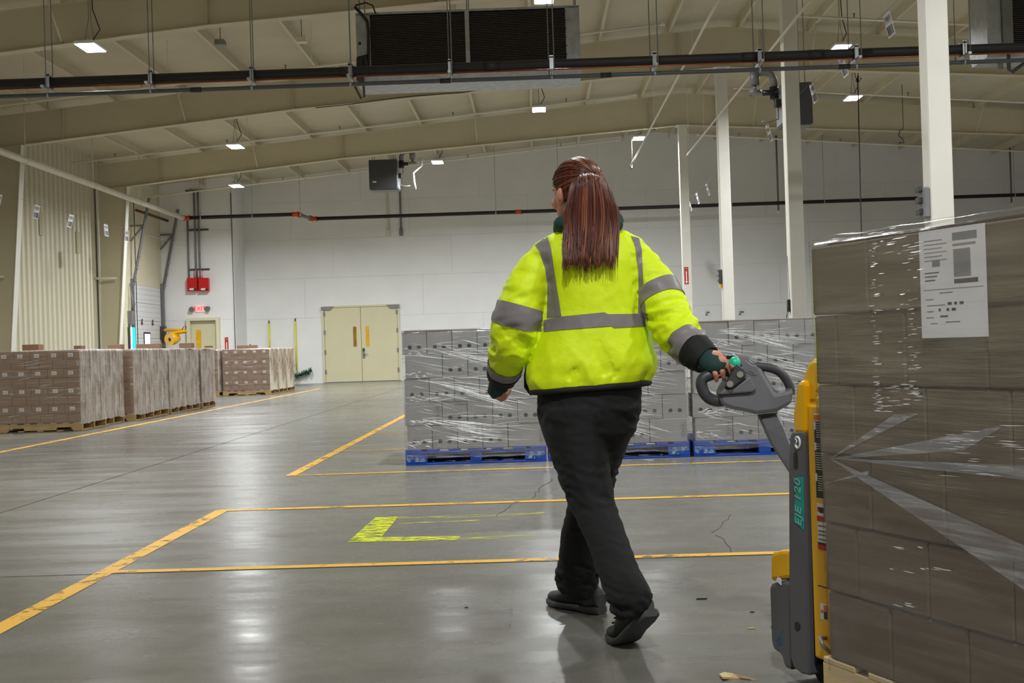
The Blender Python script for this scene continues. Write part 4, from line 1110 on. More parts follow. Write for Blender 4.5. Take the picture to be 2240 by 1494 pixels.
# ---- grey cartons on blue pallets
GW, GL, GH = .2165, .3245, .2045
def grey_mesh(w, d, h, holes):
    k = ('grey', w, d, holes)
    if k in _c: return _c[k]
    if not holes:
        _c[k] = MB().cbox(.002, w - .002, .001, d - .001, .001, h - .001, .004).mesh('grey_carton', 'card_grey'); return _c[k]
    bm = bmesh.new()
    def ring(pts): 
        vs = [bm.verts.new(p) for p in pts]
        es = [bm.edges.new((vs[i], vs[(i + 1) % len(vs)])) for i in range(len(vs))]
        return vs, es
    x0, x1, z0, z1 = .002, w - .002, .001, h - .001
    out, oe = ring([(x0, 0, z0), (x1, 0, z0), (x1, 0, z1), (x0, 0, z1)])
    hv = []; he = []
    for cx in (w * .31, w * .68):
        pts = []
        for i in range(13):
            a = math.radians(-55 + 290 * i / 12)
            pts.append((cx + .0185 * math.cos(a), 0, .066 + .0185 * math.sin(a)))
        v, e = ring(pts); hv.append(v); he += e
    bmesh.ops.triangle_fill(bm, use_beauty=True, edges=oe + he)
    back = [bm.verts.new((x, d, z)) for x, z in ((x0, z0), (x1, z0), (x1, z1), (x0, z1))]
    for i in range(4): bm.faces.new((out[i], out[(i + 1) % 4], back[(i + 1) % 4], back[i]))
    bm.faces.new(back)
    for v in hv:
        inn = [bm.verts.new((q.co.x, .012, q.co.z)) for q in v]
        for i in range(len(v)):
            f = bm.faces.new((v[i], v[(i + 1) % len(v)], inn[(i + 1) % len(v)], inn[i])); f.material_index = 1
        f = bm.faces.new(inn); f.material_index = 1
    bmesh.ops.recalc_face_normals(bm, faces=bm.faces)
    me = bpy.data.meshes.new('grey_carton'); bm.to_mesh(me); bm.free()
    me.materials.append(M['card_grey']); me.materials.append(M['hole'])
    _c[k] = me
    return me
def blue_pallet(X0, Y0, label):
    t = thing('blue_pallet', (X0 + .61, Y0 + .5, 0), label, 'pallet', 'blue pallets under the grey cartons')
    L, D = 1.219, 1.016
    B = lambda n, w, d, h, x, y, z: inst(n, bxm(n, w, d, h, 'bluewood'), T(X0 + x, Y0 + y, z), t)
    for y in (0, D / 2 - .05, D - .1): B('bottom_board', L, .1, .017, 0, y, 0)
    for x in (0, L - .14): B('bottom_board', .14, D - .2, .017, x, .1, 0)
    for x, w in ((0, .185), (L / 2 - .05, .1), (L - .185, .185)):
        for y in (0, D / 2 - .05, D - .1): B('block', w, .1, .078, x, y, .017)
    for y in (0, D / 2 - .05, D - .1): B('lead_board', L, .1, .019, 0, y, .095)
    for i in range(7):
        w = .14 if i in (0, 3, 6) else .1
        B('deck_board', w, D, .019, (L - w) * i / 6, 0, .114)
    for x, w in ((.01, .16), (L - .18, .16)):
        MB().box(X0 + x, X0 + x + w, Y0 - .003, Y0 - .001, .03, .09).build('scuffed_patch', 'bluescuff', t)
    return t
GY = 11.07
gx = [W(888, 1020, GY).x, W(888, 1020, GY).x + 1.238, W(1519, 1000, GY).x]
LAY = ['bottom layer', 'second layer up', 'third layer up', 'fourth layer up', 'fifth layer up', 'sixth layer up', 'seventh layer up', 'top layer']
GL_ = ['holding up the grey stack nearest the double doors', 'holding up the middle grey stack behind the walking person', 'holding up the grey stack behind the pallet jack handle']
SN = ['nearest the double doors', 'behind the walking person', 'behind the pallet jack handle']
for pi, X0 in enumerate(gx):
    blue_pallet(X0, GY, 'blue painted block pallet ' + GL_[pi])
    z = .134
    for l in range(5):
        narrow_first = (l % 2 == 0)
        if pi == 2: narrow_first = not narrow_first
        order = [GW] * 4 + [GL] if narrow_first else [GL] + [GW] * 4
        sh = random.uniform(-.012, .012); x = X0 + .008 + sh
        for w in order:
            wide = w > .3
            j = random.uniform(-.004, .004)
            d = GW if wide else GL
            o = inst('grey_carton', grey_mesh(w, d, GH, not wide), T(x + .0, GY + .012 + j, z) @ RZ(random.uniform(-.006, .006)),
                     label=('plain wide-sided grey carton, %s, stack ' if wide else 'grey carton with two finger holes, %s, stack ') % LAY[l] + SN[pi], cat='carton', group='grey cartons in the stack ' + SN[pi])
            if wide and random.random() < .75:
                Mx = MATS[o.name]; xa = w - .055
                def pl(u0, u1, v0, v1, dd): return MB().box(u0, u1, -dd, -.0002, v0, v1)
                p = pl(xa, xa + .036, .05, .165, .0008); p.v = [Mx @ q for q in p.v]; p = p.build('printed_label', 'grey_ink', o)
                p = pl(xa + .003, xa + .033, .053, .162, .0012); p.v = [Mx @ q for q in p.v]; p.build('label_field', 'card_grey', o)
                for q0 in (.062, .084, .106, .128, .146):
                    p = pl(xa + .01, xa + .026, q0, q0 + .012, .0016); p.v = [Mx @ q for q in p.v]; p.build('bar_code', 'grey_ink', o)
            x += w + .002
        if pi == 0:
            for k in range(2):
                inst('grey_carton', grey_mesh(GL, GW, GH, False), T(X0 + .01 + sh, GY + .35 + k * (GL + .004), z) @ T(0, 0, 0), label='grey side-edge carton, %s, stack ' % LAY[l] + SN[pi], cat='carton', group='side grey cartons of the stack ' + SN[pi])
        z += GH + .001
    tag(MB().box(X0 + .0, X0 + 1.21, GY + .01, GY + 1.0, z + .002, z + .008).build('slip_sheet', 'pink'), 'pinkish slip sheet covering the grey stack ' + SN[pi], 'sheet', 'slip sheets on the grey stacks')
    wrap('stretch_wrap', T(X0, GY, 0), 1.215, 1.0, .06, z + .004, ['film_grey'] * 4, 'clear stretch film wound round the grey stack ' + SN[pi], 'film round the grey stacks', off=.005, amp=.003, flare=.005, ns=(40, 12), nz=34, seed=pi * 5.3, freq=(7, 7, 5), cat='film')
    wo = bpy.data.objects[[o.name for o in bpy.data.objects if o.name.startswith('stretch_wrap')][-1]]
    glint_pleats(wo, T(X0, GY, 0), 1.2, z, 330, pi)
# ---- brown cartons on wooden pallets along the left wall
LHs = .128
def brown_carton(Mx, w, d, h, label, group, lab=None):
    o = inst('brown_carton', bxm('brown_carton', w - .004, d - .004, h - .002, 'card', .004), Mx @ T(.002, .002, 0), label=label, cat='carton', group=group)
    if lab:
        u, v = lab
        mb = MB().box(u - .036, u + .036, -.0012, -.0002, v - .026, v + .026); mb.v = [Mx @ T(0, .002, 0) @ q for q in mb.v]
        p = mb.build('shipping_label', 'paper', o)
        for k in range(3):
            m2 = MB().box(u - .026, u + .02, -.0018, -.0012, v - .016 + k * .011, v - .012 + k * .011); m2.v = [Mx @ T(0, .002, 0) @ q for q in m2.v]
            m2.build('printed_line', 'grey_ink', p)
    return o
RX = -6.51
rowY = [18.2, 19.25, 20.47, 21.53, 22.58, 23.66, 24.75]
ORD = ['first', 'second', 'third', 'fourth', 'fifth', 'sixth', 'seventh']
def brown_load(X1, Y0, name, gp, front, nside, ang=0.0, side_mat='film_side', front_only_cols=None, sidecol=True):
    X0 = X1 - 1.219
    M4 = T(X1, Y0, 0) @ RZ(ang) @ T(-1.219, 0, 0)
    gma(M4, 'pale wooden pallet under ' + name, gp + ' pallets')
    for l in range(8):
        z = PH + .002 + l * LHs; labelled = (l % 2 == 1)
        n = 5 if labelled else 6; w = 1.2 / n; dep = .33
        if front:
            for k in range(n):
                if front_only_cols and k < n - front_only_cols: continue
                brown_carton(M4 @ T(.01 + k * w, random.uniform(.004, .012), z), w, dep, LHs, ('brown carton with white label, %s, end of ' if labelled else 'plain brown carton, %s, end of ') % LAY[l] + name, 'end cartons of ' + name,
                             (w * .42 + random.uniform(-.01, .01), .068) if labelled else None)
        if sidecol:
            s0 = .34 if front else .01
            L = 1.005 - s0; m = nside; d = L / m
            for k in range(m):
                brown_carton(M4 @ T(1.21 - .3, s0 + k * d, z), .3 + random.uniform(-.006, .004), d, LHs, 'brown carton, %s, aisle side of ' % LAY[l] + name, 'aisle-side cartons of ' + name)
    MB_ = MB().box(.03, 1.19, .03, .99, PH + 8 * LHs + .003, PH + 8 * LHs + .009); MB_.v = [M4 @ q for q in MB_.v]
    tag(MB_.build('cap_sheet', 'card'), 'brown cardboard sheet on top of ' + name, 'sheet', gp + ' cap sheets')
    wrap('stretch_wrap', M4, 1.219, 1.016, .1, PH + 8 * LHs + .01, ['film_front', side_mat, side_mat, 'film_front'], 'stretch film wound round ' + name, gp + ' films', off=.004, amp=.004, flare=.016, ns=(26, 22), nz=26, seed=Y0, freq=(8, 8, 5))
    if front:
        wo = bpy.data.objects[[o.name for o in bpy.data.objects if o.name.startswith('stretch_wrap')][-1]]
        glint_pleats(wo, M4, 1.2, PH + 8 * LHs, 40, Y0, (-.25, .06), (.2, 1.0), 'glint_white')
for i, Y0 in enumerate(rowY):
    dx = [0, -.06, .05, -.0, .02, -.02, .02][i]
    nm = 'the %s wall-row load' % ORD[i]
    brown_load(RX + dx, Y0, nm, 'ribbed-wall row', i in (0,), 2 if i == 0 else 3, random.uniform(-.006, .006))
    if i in (2,):
        for l in range(8):
            M4 = T(RX + dx, Y0, 0) @ T(-1.219, 0, 0)
brown_load(-6.66, 32.0, 'the labelled load by the brooms', 'broom-end row', True, 2, 0, 'film_cream')
brown_load(-6.66, 33.07, 'the middle cream-wrapped load', 'broom-end row', False, 2, 0, 'film_cream')
brown_load(-6.66, 34.14, 'the last cream-wrapped load', 'broom-end row', False, 2, 0, 'film_cream')
brown_load(-7.93, 31.85, 'the half-hidden load', 'broom-end row', True, 2, 0, 'film_side', 2, True)
# loose cartons on top of the loads
LC = ['small flat brown carton lying on the first brown load', 'small brown carton lying on the second brown load', 'flat brown carton lying on the fourth brown load', 'brown carton on top of the row in front of the dock door', 'brown carton on top of the row below the yellow fan', 'small brown carton on top of the row below the exit door', 'flat brown carton on top of the labelled load before the brooms']
ztop = PH + 8 * LHs + .03
for (x0, x1, y, Yc), lab in zip(((54, 90, 755, 18.8), (166, 182, 757, 19.7), (240, 268, 755, 21.9), (302, 352, 754, 22.9), (395, 422, 752, 24.1), (450, 463, 759, 25.1), (520, 562, 757, 32.6)), LC):
    a = W(x0, y, Yc); b = W(x1, y, Yc)
    h = max(.035, W(x0, y - 1, Yc).z - ztop)
    tag(MB().cbox(a.x, b.x, Yc - .1, Yc + .1, ztop, ztop + h, .004).build('loose_carton', 'card'), lab, 'carton')

# ------------------------------------------------------------------ the near load on the jack
HD = math.atan((VPX - 55) / F)                       # heading of the jack, left of straight ahead
_k = G(1815, 1440, .175)
LM = T(_k.x, _k.y, 0) @ RZ(HD)                       # local: x right of travel (v), y travel direction (u); origin = front-left corner
LIFT = .054
pl = gma(LM @ T(0, -1.219 + .03, LIFT) @ Matrix(((0, 1, 0, 0), (1, 0, 0, 0), (0, 0, 1, 0), (0, 0, 0, 1))), 'pale new wooden pallet carried by the yellow pallet jack', None, 'wood_new')
LZ = LIFT + PH + .001
NH = .176
for l in range(6):
    z = LZ + l * NH
    o0 = [.0, .12, .05, .10, .16, .02][l]
    u = -o0 if o0 else 0
    edges = [0]; e = .255 - o0
    while e < 1.14: edges.append(e); e += .268
    edges.append(1.18)
    for k, (a, b) in enumerate(zip(edges, edges[1:])):
        if b - a < .03: continue
        st = [.0, -.004, -.008, -.012, -.015, -.019][l]
        mx = LM @ T(st, -b, z)
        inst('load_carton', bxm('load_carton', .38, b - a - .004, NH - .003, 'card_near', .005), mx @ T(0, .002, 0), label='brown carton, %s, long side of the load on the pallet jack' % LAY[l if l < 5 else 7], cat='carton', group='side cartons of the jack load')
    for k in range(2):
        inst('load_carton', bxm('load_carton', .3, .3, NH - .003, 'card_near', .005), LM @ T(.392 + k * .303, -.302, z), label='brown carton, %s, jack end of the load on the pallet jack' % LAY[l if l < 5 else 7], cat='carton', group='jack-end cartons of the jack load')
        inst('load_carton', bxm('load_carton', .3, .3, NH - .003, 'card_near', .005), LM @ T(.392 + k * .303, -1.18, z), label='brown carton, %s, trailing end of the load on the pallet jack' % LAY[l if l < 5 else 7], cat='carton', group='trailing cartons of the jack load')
ztl = LZ + 6 * NH
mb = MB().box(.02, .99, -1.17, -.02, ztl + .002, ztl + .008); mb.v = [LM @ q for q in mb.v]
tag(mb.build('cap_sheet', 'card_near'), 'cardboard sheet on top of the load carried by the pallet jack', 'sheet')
wrap('stretch_wrap', LM @ T(0, -1.18, 0), 1.0, 1.18, LIFT + .09, ztl + .012, ['film_near'] * 4, 'clear stretch film wound round the near load on the pallet jack', None, off=.011, amp=.003, flare=.012, ns=(24, 40), nz=40, seed=3.1, freq=(5, 5, 9), r=.03, lean=.022)
# paper sheet under the film, with its printed lines
def onface(x, y, v=-.014):
    """pixel -> (u, z) on the left face of the load"""
    w = ray(x, y); o = LM.inverted() @ V((0, 0, CAMZ)); d = (LM.inverted().to_3x3() @ w)
    t = (v - o.x) / d.x
    return o.y + d.y * t, o.z + d.z * t
sheet = thing('load_sheet', tuple(LM @ V((-.012, -.48, .95))), 'white printed paper sheet under the film of the near load', 'paper')
u0, z1 = onface(2017, 500); u1, _ = onface(2163, 500); _, z0 = onface(2090, 738)
z1 = ztl - .004
def face(u_a, u_b, za, zb, d0, d1, m, nm, par):
    mb = MB().box(-d1, -d0, min(u_a, u_b), max(u_a, u_b), za, zb); mb.v = [LM @ q for q in mb.v]
    return mb.build(nm, m, par)
bs = -.02
face(u0, u1, z0, z1, .0235, .0239, 'paper', 'sheet', sheet)
wd = u1 - u0; ht = z1 - z0
def prn(fx0, fx1, fy0, fy1, m='grey_ink'):
    face(u0 + wd * fx0, u0 + wd * fx1, z0 + ht * fy0, z0 + ht * fy1, .0239, .0243, m, 'printed_line', sheet)
prn(.52, .88, .88, .95); prn(.52, .86, .83, .85); prn(.53, .78, .55, .80, 'grey_ink'); prn(.53, .88, .49, .53, 'ink')
for k in range(6): prn(.08, .36 + .07 * (k % 2), .9 - k * .037, .907 - k * .037)
for k in range(3): prn(.08, .30 - .03 * k, .6 - k * .035, .61 - k * .035, 'ink')
prn(.2, .32, .66, .72)
prn(.05, .95, .445, .45)
for k, (a, b) in enumerate(((.3, .5), (.08, .2), (.1, .38), (.1, .2), (.08, .2), (.15, .25))): prn(a, b, .41 - k * .056, .418 - k * .056)
for k, (a, b) in enumerate(((.42, .48), (.52, .56), (.60, .66))): prn(a, b, .30, .325, 'ink')
for k, (a, b) in enumerate(((.28, .31), (.40, .44), (.48, .54))): prn(a, b, .245, .27, 'ink')
prn(.3, .42, .19, .205, 'ink'); prn(.38, .6, .14, .147, 'ink')
# folds of film pulled from the corner
fold = thing('film_fold', tuple(LM @ V((-.02, -.1, .6))), 'milky folds of film fanning from the corner of the near load', 'film')
def fan(p0, p1, p2, nm='fold'):
    P_ = [onface(*p, -.029) for p in (p0, p1, p2)]
    mb = MB(); q = [LM @ V((-.029, u, z)) for u, z in P_]; n = LM.to_3x3() @ V((-.002, 0, 0))
    mb.prism(q, n); return mb.build(nm, 'film_fold', fold)
fan((1818, 1004), (2245, 1292), (2245, 1195)); fan((1818, 1002), (2245, 1050), (2245, 1018)); fan((1818, 1002), (1960, 905), (2010, 905)); fan((1818, 1004), (2110, 985), (2200, 930)); fan((1796, 1060), (1900, 1030), (1900, 1038))

gl = MB(); rg = random.Random(11)
def glint(x, y, L, th):
    u, z = onface(x, y, -.03); sh_ = -.019 - .022 * (z - .14) / 1.1; n = 4; lo, hi = [], []; tl = rg.uniform(.1, .4)
    for k in range(n + 1):
        t = th * math.sin(math.pi * (k + .4) / (n + .8)); uu = u - L * k / n; zz = z + .0004 * math.sin(k * 1.7 + x) + L * k / n * .03
        lo.append(LM @ V((sh_ - 2 * t * tl, uu, zz - t))); hi.append(LM @ V((sh_, uu, zz + t)))
    gl.loft([lo, hi], 0, False, True, closed=False)
for k in range(60): glint(rg.gauss(1916, 5), rg.uniform(505, 900), rg.uniform(.006, .03), rg.uniform(.0005, .0014))
for k in range(45): glint(rg.uniform(1905, 2010), rg.uniform(500, 560) if k % 2 else rg.gauss(868, 14), rg.uniform(.01, .05), rg.uniform(.0005, .0014))
for k in range(45): glint(rg.gauss(1995, 12), rg.uniform(540, 860), rg.uniform(.008, .03), rg.uniform(.0005, .0012))
for k in range(25): glint(rg.uniform(2050, 2230), rg.uniform(930, 1040), rg.uniform(.02, .08), rg.uniform(.0005, .001))
for k in range(14): glint(rg.uniform(1930, 2060), rg.choice([1196, 1243, 1249, 1322]) + rg.uniform(-4, 4), rg.uniform(.01, .05), rg.uniform(.0006, .0015))
o = gl.build('film_glints', 'glint_white', fold); o['kind'] = 'stuff'

# ------------------------------------------------------------------ pallet jack
M['jgrey'] = mat('jack_grey_plastic', (88, 88, 92), .45, var=.05, scale=8, bump=.05, bscale=200)
M['jdark'] = mat('jack_dark_grip', (66, 68, 72), .4, var=.04)
M['teal'] = mat('teal_label', (0, 150, 138), .45)
M['tealbtn'] = mat('teal_button', (20, 200, 160), .35)
M['orangelab'] = mat('orange_label', (226, 120, 20), .5)
M['scuffblue'] = worn('blue_scuff', (40, 110, 150), .55, soft=.1, scale=18)
M['rubber'] = mat('black_rubber', (24, 24, 24), .8)
JV = .15
jack = thing('pallet_jack', tuple(LM @ V((.5, .4, 0))), 'yellow and grey electric pallet jack with a grey tiller, carrying the near load', 'pallet jack')
def JP(x, y, v=JV):
    u, z = onface(x, y, v); return u, z
def jbuild(mb, nm, m, par=None, bevel=0):
    mb.v = [LM @ q for q in mb.v]
    return mb.build(nm, m, par or jack, bevel)
def jpoly(px, nm, m, v0, v1, par=None, bevel=0, vp=None):
    """outline seen on the jack's side plane, extruded across from v0 to v1"""
    P_ = [JP(x, y, v0 if vp is None else vp) for x, y in px]
    mb = MB().prism([V((v0, u, z)) for u, z in P_], (v1 - v0, 0, 0))
    return jbuild(mb, nm, m, par, bevel)
uB, _ = JP(1772, 1000)                   # plane of the yellow back plate
uF, _ = JP(1724, 1000)
def at(u, z): return (u, z)
JR = .85                                  # right side of the chassis
z_of = lambda x, y: JP(x, y)[1]
zg = z_of(1745, 945)                     # top of the grey cover
# yellow chassis back plate and shoulder
jbuild(MB().cbox(JV + .012, JR - .012, uB - .11, uB + .03, .09, zg + .08, .006), 'back_plate', 'yellow', bevel=.004)
jpoly([(1735, 950), (1733, 905), (1737, 880), (1742, 836), (1750, 832), (1758, 836), (1758, 950)], 'shoulder', 'yellow', JV, JV + .16, bevel=.012)
jbuild(MB().cbox(JV + .02, JV + .5, uB - .11, uB + .05, zg + .05, z_of(1760, 862), .01), 'upper_plate', 'yellow', bevel=.006)
jpoly([(1757, 890), (1755, 822), (1768, 790), (1778, 783), (1802, 783), (1804, 812), (1800, 850), (1790, 862), (1790, 890)], 'top_cap', 'yellow', JV + .02, JV + .28, bevel=.022)
# grey side cover
cov = jpoly([(1725, 1300), (1724, 1000), (1728, 950), (1734, 943), (1752, 942), (1757, 948), (1769, 1478), (1752, 1474), (1736, 1462), (1729, 1440)], 'side_cover', 'jgrey', JV, JR, bevel=.008)
jpoly([(1735, 994), (1739, 988), (1743, 992), (1744, 1022), (1741, 1027), (1736, 1024)], 'cover_slot', 'black', JV - .0015, JV + .002)
jpoly([(1738, 1362), (1745, 1360), (1750, 1368), (1749, 1378), (1742, 1380), (1738, 1374)], 'cover_hole', 'black', JV - .0015, JV + .002)
lab = jpoly([(1742, 1046), (1745, 1043), (1757, 1044), (1758, 1160), (1737, 1142), (1737, 1130)], 'model_label', 'teal', JV - .0015, JV + .001)
def jface_text(body, x, y, size, m, nm, par, sh=0.0, rot=True):
    u, z = JP(x, y)
    o = LM @ V((JV - .003, u, z)); r3 = LM.to_3x3()
    up = r3 @ V((0, 0, 1)); fwd = r3 @ V((0, 1, 0))
    # letters run upwards along the mast, their tops towards the tiller
    return text(nm, body, size, m, par, frame(o, up, fwd), .0004, sh)
M['tealtext'] = mat('pale_label_text', (120, 190, 180), .5)
jface_text('EJE 120', 1748, 1100, .045, 'tealtext', 'label_text', lab, .25)
MB_ = MB(); cu, cz = JP(1746, 968)
MB_.tube([V((JV - .002, cu + .012 * math.cos(a), cz + .016 * math.sin(a))) for a in [math.radians(q) for q in range(50, 331, 20)]] , .0035, 6)
MB_.tube([V((JV - .002, cu + .012, cz - .006)), V((JV - .002, cu + .002, cz + .004)), V((JV - .002, cu + .01, cz + .012))], .003, 6)
jbuild(MB_, 'lift_symbol', 'white', cov)
# lower drive housing and battery cover in front
jpoly([(1681, 1282), (1686, 1276), (1716, 1268), (1730, 1272), (1730, 1468), (1714, 1460), (1709, 1438), (1704, 1430), (1689, 1420), (1685, 1400)], 'drive_housing', 'jgrey', JV + .02, JR - .02, bevel=.012)
jpoly([(1684, 1272), (1684, 1216), (1690, 1208), (1706, 1203), (1727, 1203), (1727, 1266), (1712, 1268)], 'battery_cover', 'yellow', JV + .02, JR - .02, bevel=.012)
jpoly([(1685, 1368), (1712, 1378), (1716, 1420), (1690, 1418)], 'scuffed_corner', 'scuffblue', JV + .018, JV + .0195)
jpoly([(1697, 1270), (1701, 1262), (1708, 1267), (1708, 1280)], 'torn_label', 'white', JV + .0165, JV + .019)
# black strip painting the shade in the gap behind the cover
jbuild(MB().box(JV + .02, JR - .02, uB + .03, uB + .045, .07, zg), 'gap_shade', 'black')
# warning labels on the back plate
ub = uB - .0215
def blab(y0, y1, m, nm, d=0.0, v0=None, v1=None, par=None):
    za = JP(1775, y0)[1]; zb_ = JP(1775, y1)[1]
    a = JV + .028 if v0 is None else v0; b = JV + .128 if v1 is None else v1
    k = .55; ua = uB + .006 - (a - JV) * k; uc = uB + .006 - (b - JV) * k
    return jbuild(MB().box(JV + .0108 - d, JV + .012 - d, uc, ua, zb_, za), nm, m, par)
w1 = blab(905, 1090, 'white', 'warning_label')
blab(908, 919, 'orangelab', 'label_header', .0012, JV + .03, JV + .126, w1)
blab(922, 1088, 'ink', 'label_field', .0012, JV + .03, JV + .126, w1)
for y in (923, 968, 1035): blab(y, y + 17, 'white', 'label_pictogram', .0024, JV + .031, JV + .046, w1)
for y in list(range(925, 960, 5)) + list(range(970, 985, 5)) + list(range(990, 1026, 5)) + list(range(1040, 1075, 5)):
    blab(y, y + 1.3, 'white', 'label_line', .0024, JV + .036 if 988 < y < 1030 else JV + .05, JV + .12, w1)
w2 = blab(1100, 1200, 'white', 'safety_label')
blab(1127, 1139, 'red', 'label_band', .0012, JV + .029, JV + .127, w2); blab(1189, 1200, 'red', 'label_band', .0012, JV + .029, JV + .127, w2); blab(1184, 1189, 'ink', 'label_band', .0012, JV + .029, JV + .127, w2)
blab(1108, 1118, 'red', 'label_mark', .0012, JV + .034, JV + .05, w2); blab(1108, 1120, 'ink', 'label_text', .0012, JV + .052, JV + .11, w2)
for y in (1147, 1158, 1166, 1176): blab(y, y + 3, 'grey_ink', 'label_line', .0012, JV + .036, JV + .11, w2)
w3 = blab(1316, 1350, 'white', 'hand_hazard_label', 0, JV + .03, JV + .09)
blab(1318, 1331, 'orangelab', 'label_header', .0012, JV + .062, JV + .088, w3); blab(1332, 1348, 'ink', 'label_field', .0012, JV + .062, JV + .088, w3)
blab(1330, 1336, 'orangelab', 'label_mark', .0012, JV + .036, JV + .054, w3)
jbuild(MB().box(JV + .0105, JV + .02, uB - .109, uB - .002, JP(1775, 1279)[1] - .002, JP(1775, 1279)[1] + .001), 'plate_seam', 'ink')
zq = JP(1790, 1395)[1]
jbuild(MB().tube([V((JV + .012, uB - .028, zq)), V((JV - .012, uB - .04, zq + .008)), V((JV - .014, uB - .052, zq - .012)), V((JV + .012, uB - .05, zq - .035))], .006, 8), 'lift_loop', 'galv')
# wheels and forks
jbuild(MB().tube([V((JV + .05, uB + .03, .075)), V((JV + .12, uB + .03, .075))], .075, 20), 'caster_wheel', 'rubber')
jbuild(MB().tube([V((JR - .12, uB + .03, .075)), V((JR - .05, uB + .03, .075))], .075, 20), 'caster_wheel', 'rubber')
jbuild(MB().tube([V((.46, uF + .04, .11)), V((.54, uF + .04, .11))], .11, 24), 'drive_wheel', 'rubber')
for v in (.17, .66):
    f = jbuild(MB().cbox(v, v + .17, -1.1, uB - .01, LIFT + .02, LIFT + .098, .006), 'fork', 'yellow')
    jbuild(MB().tube([V((v + .04, -.98, .04)), V((v + .13, -.98, .04))], .04, 14), 'load_roller', 'rubber', f)
# tiller: arm, head, two looped grips
TY = 4.17
def hp(x, y, d=0.0): return W(x, y, TY + d)
arm = MB()
cl = [((1655, 906), (1702, 901), 0), ((1668, 935), (1713, 925), -.05), ((1684, 970), (1722, 950), -.12), ((1706, 1004), (1737, 985), -.2), ((1726, 1035), (1752, 1015), -.28), ((1745, 1075), (1770, 1055), -.33)]
rings = []
for (l, r, d) in cl:
    a, b = hp(*l, d), hp(*r, d); n = V((0, 1, .25)).normalized() * .022; e = (b - a)
    rings.append([a + n * .3, a + e * .12 - n, b - e * .12 - n, b + n * .3, b - e * .12 + n * 1.4, a + e * .12 + n * 1.4])
arm.loft(rings, 0, True, False).build('tiller_arm', 'jgrey', jack, .006)
hd = [(1571, 862), (1588, 838), (1604, 806), (1598, 785), (1612, 780), (1640, 783), (1661, 795), (1681, 830), (1698, 859), (1738, 850), (1734, 884), (1702, 902), (1656, 908), (1630, 902), (1600, 896), (1576, 887)]
head = MB().prism([hp(x, y, -.03 + (y - 840) * -.0004) for x, y in hd], (0, .075, .012)).build('tiller_head', 'jgrey', jack, .014)
MB().prism([hp(x, y, -.062) for x, y in ((1586, 846), (1599, 851), (1634, 822), (1627, 806), (1612, 795))], (0, .03, 0)).build('control_panel', 'jdark', jack, .004)
MB().prism([hp(x, y, -.052) for x, y in ((1572, 862), (1588, 848), (1600, 853), (1640, 822), (1655, 850), (1648, 858), (1580, 864))], (0, .03, 0)).build('face_plate', mat('jack_lit_plastic', (108, 110, 116), .4), jack, .006)
for x, y in ((1597, 840), (1619, 819)):
    MB().tube([hp(x, y, -.062), hp(x, y, -.067)], .0105, 14).build('push_button', mat('button_grey', (150, 146, 136), .5) if x == 1597 else bpy.data.materials['button_grey'], jack)
for q in ([(1630, 790), (1646, 801), (1655, 801)], [(1638, 788), (1650, 797)]):
    MB().tube([hp(x, y, -.048) for x, y in q], .0016, 5).build('head_mark', 'galv', jack)
def grip(pts, r, nm):
    P_ = [hp(*p) for p in pts]
    # smooth the loop
    for _ in range(2):
        Q = [P_[0]]
        for a, b in zip(P_, P_[1:]): Q += [a.lerp(b, .25), a.lerp(b, .75)]
        P_ = Q + [P_[-1]]
    return MB().tube(P_, r, 14).build(nm, 'jdark', jack)
grip([(1618, 800), (1585, 812), (1545, 822, ), (1532, 834), (1540, 862), (1560, 878), (1590, 876)], .019, 'grip_loop')
grip([(1650, 800), (1694, 806), (1716, 822), (1730, 850), (1728, 862)], .0145, 'grip_loop')
MB().ell(hp(1607, 795, -.035), .02, .022, .022).build('thumb_button', 'tealbtn', jack)
MB().tube([hp(1590, 781, -.02), hp(1604, 781, -.03), hp(1616, 790, -.035), hp(1620, 804, -.035)], .006, 8).build('button_shroud', 'black', jack)
# splinter and crumbs on the floor
sp = MB(); q = [(1573, 1470), (1585, 1466), (1604, 1469), (1640, 1478), (1655, 1482), (1630, 1481), (1600, 1478), (1580, 1477)]
top = [G(x, y, .012 + .008 * math.sin(i)) for i, (x, y) in enumerate(q)]; sp.prism([p - V((0, 0, .011)) for p in top], (0, 0, .006))
tag(sp.build('wood_splinter', 'wood_new'), 'pale wood splinter lying on the floor beside the pallet jack', 'splinter')
for (x, y, s), lab in zip(((1534, 1311, .02), (1644, 1376, .012), (1645, 1340, .008), (1020, 1330, .006)), ('dark scrap on the floor between the shoes and the jack', 'thin beige scrap on the floor just left of the drive housing', 'tiny dark crumb on the floor near the drive housing', 'tiny dark crumb on the open floor before the lime marking')):
    p = G(x, y, 0)
    tag(MB().prism([p + V((-s, -s * .3, .001)), p + V((s, -.2 * s, .001)), p + V((s * 1.2, .4 * s, .001)), p + V((-s * .8, .5 * s, .001))], (0, 0, .003)).build('floor_scrap', 'wood' if 'beige' in lab else 'rubber'), lab, 'scrap')

